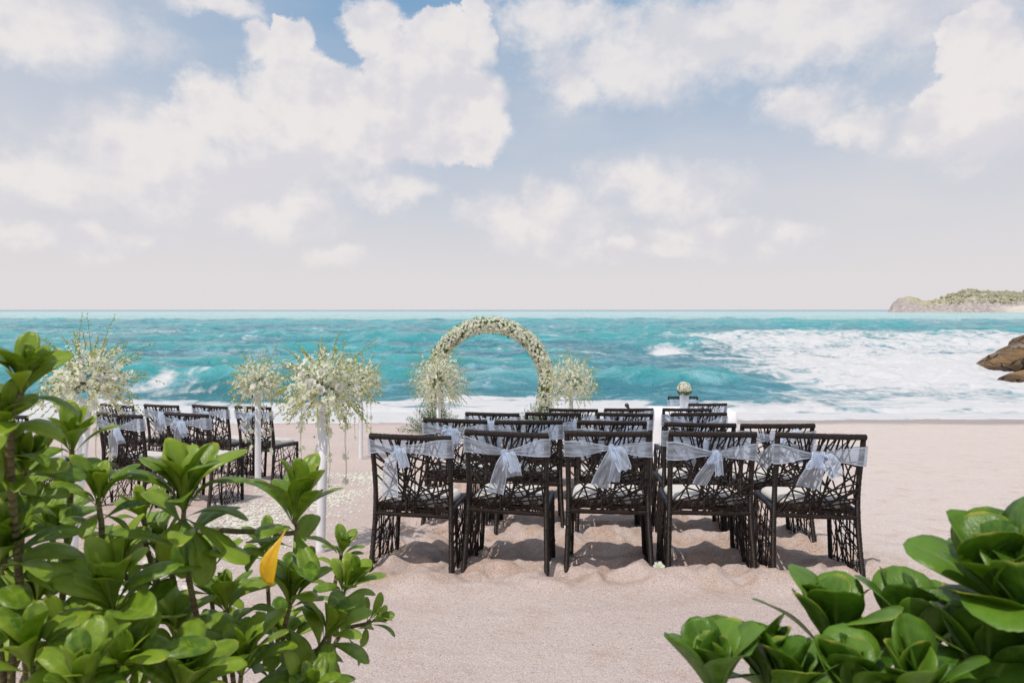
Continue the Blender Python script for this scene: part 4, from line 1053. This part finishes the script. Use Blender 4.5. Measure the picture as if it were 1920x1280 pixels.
class Shrub:
    def __init__(s, label, loc, meshes, seed):
        s.root = thing('beach_shrub', label, 'shrub', loc, 0, 'glossy beach shrubs in the foreground'); s.rng = random.Random(seed); s.n = 0; s.meshes = meshes; s.loc = Vector(loc); s.extra = MB()
    def leaf(s, base, d, nrm, L, mesh=None):
        d = d.normalized(); x = d.cross(nrm).normalized(); z = x.cross(d)
        mt = Matrix((x, d, z)).transposed().to_4x4(); mt = Matrix.Translation(base-s.loc) @ mt @ Matrix.Scale(L, 4)
        me = mesh or s.rng.choice(s.meshes)
        if s.n < 300 or mesh is not None:
            o = link('leaf', me, s.root); o.matrix_local = mt; s.n += 1; return o
        vs = [mt @ v.co for v in me.vertices]; u = me.uv_layers[0].data
        uvs = [(0, 0)]*len(vs)
        for l in me.loops: uvs[l.vertex_index] = tuple(u[l.index].uv)
        s.extra.add(vs, [tuple(q.vertices) for q in me.polygons], uvs)
    def rosette(s, px, py, d, L, n=13, axis=(0, 0, 1), lo=-12, hi=80, droop=0, collar=0):
        rng = s.rng; c = world_pt(px, py, d); A = Vector(axis).normalized(); X = A.cross(Vector((.3, 1, .2))).normalized(); Yv = A.cross(X); a0 = rng.uniform(0, 6.28)
        for i in range(n):
            q = i/(n-1); e = R(lo+(hi-lo)*q**.62+rng.uniform(-9, 9)); a = a0+i*2.39996+rng.uniform(-.2, .2)
            rad = X*math.cos(a)+Yv*math.sin(a); dd = rad*math.cos(e)+A*math.sin(e); nn = A*math.cos(e)-rad*math.sin(e)
            sz = L*(1.0-.38*q**2.6)*rng.uniform(.8, 1.12)
            nn = Matrix.Rotation(rng.uniform(-.35, .35), 3, dd) @ nn
            s.leaf(c+A*(.012*q-.008)+rad*.003, dd, nn, sz)
        for i in range(collar):                               # older leaves lower on the stem
            a = a0+1.3+i*2.39996; rad = X*math.cos(a)+Yv*math.sin(a); e = R(rng.uniform(-14, 34)); dd = rad*math.cos(e)+A*math.sin(e)
            s.leaf(c-A*(.020+.016*i), dd, A*math.cos(e)-rad*math.sin(e), L*rng.uniform(.72, .98))
        for i in range(droop):
            a = rng.uniform(0, 6.28); rad = X*math.cos(a)+Yv*math.sin(a); e = R(rng.uniform(-70, -30)); dd = rad*math.cos(e)+Vector((0, 0, 1))*math.sin(e)
            s.leaf(c-A*.02, dd, rad*-math.sin(e)+Vector((0, 0, 1))*math.cos(e), L*rng.uniform(.7, .95))
        return c, A
    def stem(s, c, A, base, r0=.0042, r1=.0068, via=None):
        rng = s.rng; c = Vector(c)-s.loc; b = Vector(base)-s.loc; m1 = c-A*.10; m2 = c.lerp(b, .5)+Vector((rng.uniform(-.04, .04), rng.uniform(-.04, .04), .03))
        P = catmull([c, m1, m2, b] if via is None else [c, c-A*.025]+[Vector(q)-s.loc for q in via]+[b], 22); mb = MB(); tube(mb, P, [r0+(r1-r0)*(i/21)**.8 for i in range(22)], 8); mb.obj('branch', M['bark'], s.root)
    def done(s):
        if s.extra.f: tag(s.extra.obj('leaves', s.meshes[0].materials[0], s.root), kind='stuff')

LB = [Vector((-.95, 1.35, gz(-.95, 1.35)-.03)), Vector((-.50, 1.50, gz(-.5, 1.5)-.03)), Vector((-1.25, 1.6, gz(-1.25, 1.6)-.03))]
sh_l = Shrub('tall glossy green beach shrub filling the lower left corner', (-.8, 1.45, gz(-.8, 1.45)), LEAF, 41)
LS = [ # px, py, depth, leaf length, count, axis, lo, hi, droop, stem base
 (42, 728, .98, .084, 12, (.22, -.05, 1), 18, 86, 1, 0), (0, 800, .98, .082, 10, (.45, -.3, .8), -10, 70, 2, 0), (135, 842, 1.25, .092, 12, (.1, -.1, 1), 15, 86, 1, 0),
 (45, 885, 1.05, .080, 15, (.35, -.45, .85), 0, 78, 1, 0), (185, 940, 1.18, .088, 13, (.05, -.15, 1), 22, 86, 2, 0), (345, 950, 1.26, .148, 15, (.0, -.05, 1), 18, 84, 4, 1),
 (553, 975, 1.36, .138, 13, (.10, .05, 1), 14, 84, 2, 1), (212, 1142, 1.10, .140, 15, (.05, -.35, .9), 0, 80, 2, 0), (232, 1275, 1.02, .12, 13, (.2, -.1, 1), 12, 84, 1, 0),
 (0, 1050, 1.05, .125, 14, (.35, -.2, 1), 0, 80, 2, 0), (425, 1140, 1.45, .105, 12, (-.05, -.05, 1), 15, 84, 2, 1), (545, 1130, 1.42, .112, 13, (.2, -.1, 1), 4, 82, 1, 1),
 (645, 1110, 1.60, .105, 13, (.35, -.05, 1), 5, 82, 1, 1), (612, 1192, 1.42, .110, 13, (.45, -.1, .9), 5, 80, 3, 1), (452, 1258, 1.25, .125, 15, (.05, -.2, 1), 5, 82, 1, 1),
 (60, 1250, .98, .110, 13, (.1, -.1, 1), 5, 82, 1, 0), (150, 1310, .92, .105, 12, (.1, -.05, 1), 18, 84, 0, 0), (340, 1300, 1.05, .115, 13, (.2, -.15, 1), 5, 82, 0, 0),
 (570, 1320, 1.30, .110, 11, (.3, -.1, 1), 0, 80, 0, 1), (295, 1045, 1.5, .100, 11, (0, -.1, 1), 0, 80, 1, 1), (100, 1010, 1.35, .105, 12, (.1, -.1, 1), 5, 82, 1, 2),
 (70, 1130, 1.25, .110, 12, (.2, -.2, 1), 0, 80, 1, 2), (395, 1062, 1.6, .095, 10, (0, -.1, 1), 5, 82, 1, 1), (500, 1035, 1.7, .090, 10, (0, -.1, 1), 8, 82, 0, 1), (20, 965, 1.2, .095, 12, (.25, -.2, 1), 5, 80, 1, 2),
 (695, 1165, 1.60, .075, 8, (.8, -.1, .5), 0, 75, 0, 1), (330, 1190, 1.35, .110, 12, (.1, -.2, 1), 0, 80, 1, 1), (120, 1210, 1.2, .110, 12, (.1, -.2, 1), 0, 80, 1, 2), (270, 970, 1.45, .085, 10, (-.1, -.1, 1), 5, 80, 1, 1),
 (520, 1210, 1.55, .105, 11, (.2, -.1, 1), 5, 80, 1, 1), (400, 1215, 1.5, .10, 11, (0, -.2, 1), 0, 80, 1, 1), (640, 1040, 1.75, .075, 9, (.2, 0, 1), 10, 82, 0, 1), (230, 1060, 1.35, .10, 10, (0, -.1, 1), 5, 80, 1, 2)]
sh_m = Shrub('smaller leaved beach shrub with one yellow leaf, before the nearest pedestal', (-.45, 1.6, gz(-.45, 1.6)), LEAF, 43)
for px, py, d, L, n, axs, lo, hi, dr, b in LS:
    S = sh_m if (b == 1 and px > 380) else sh_l
    c, A = S.rosette(px, py, d, L*1.02, n+2, axs, lo+22, 87, dr, 6 if py < 1000 else 5); S.stem(c, A, LB[b], via=[world_pt(460, 996, 1.38), world_pt(365, 1006, 1.42), world_pt(330, 1120, 1.5)] if px == 553 else None)
c = world_pt(536, 992, 1.20); o = sh_m.leaf(c, Vector((-.25, -.45, -1)), Vector((-.25, -.9, .45)), .098, YLEAF); o['label'] = 'withered yellow leaf hanging below a rosette'
sh_l.done(); sh_m.done()
RB = [Vector((.62, 1.15, gz(.62, 1.15)-.03)), Vector((.95, 1.1, gz(.95, 1.1)-.03))]
sh_r = Shrub('broad leaved green beach shrub in the lower right corner', (.75, 1.1, gz(.75, 1.1)), LEAF_W, 52)
RS = [(1565, 1262, 1.0, .122, 15, (-.05, .12, 1), 28, 86, 0, 0), (1715, 1275, .98, .115, 14, (.08, .12, 1), 24, 86, 0, 0), (1895, 1172, .85, .122, 15, (-.25, .05, 1), 10, 82, 1, 1),
      (1345, 1335, .90, .098, 14, (-.1, .12, 1), 24, 84, 0, 0), (1600, 1365, .85, .090, 12, (0, .12, 1), 24, 86, 0, 0), (1850, 1320, .85, .105, 14, (0, .1, 1), 15, 84, 0, 1), (1480, 1355, .88, .092, 12, (0, .12, 1), 20, 84, 0, 0),
      (1985, 1150, .92, .12, 13, (-.15, .05, 1), 10, 84, 0, 1), (1960, 1240, .80, .11, 13, (-.2, .1, 1), 5, 82, 0, 1), (1720, 1365, .8, .09, 12, (0, .1, 1), 10, 84, 0, 1),
      (1640, 1300, 1.08, .105, 13, (0, .1, 1), 10, 84, 0, 0), (1800, 1262, 1.02, .110, 13, (0, .1, 1), 10, 84, 0, 1), (1440, 1318, .95, .095, 12, (-.1, .1, 1), 10, 84, 0, 0)]
for px, py, d, L, n, axs, lo, hi, dr, b in RS:
    c, A = sh_r.rosette(px, py-28, d, L*1.20, n, axs, lo+26, 88, dr, 3); sh_r.stem(c, A, RB[b])
sh_r.done()
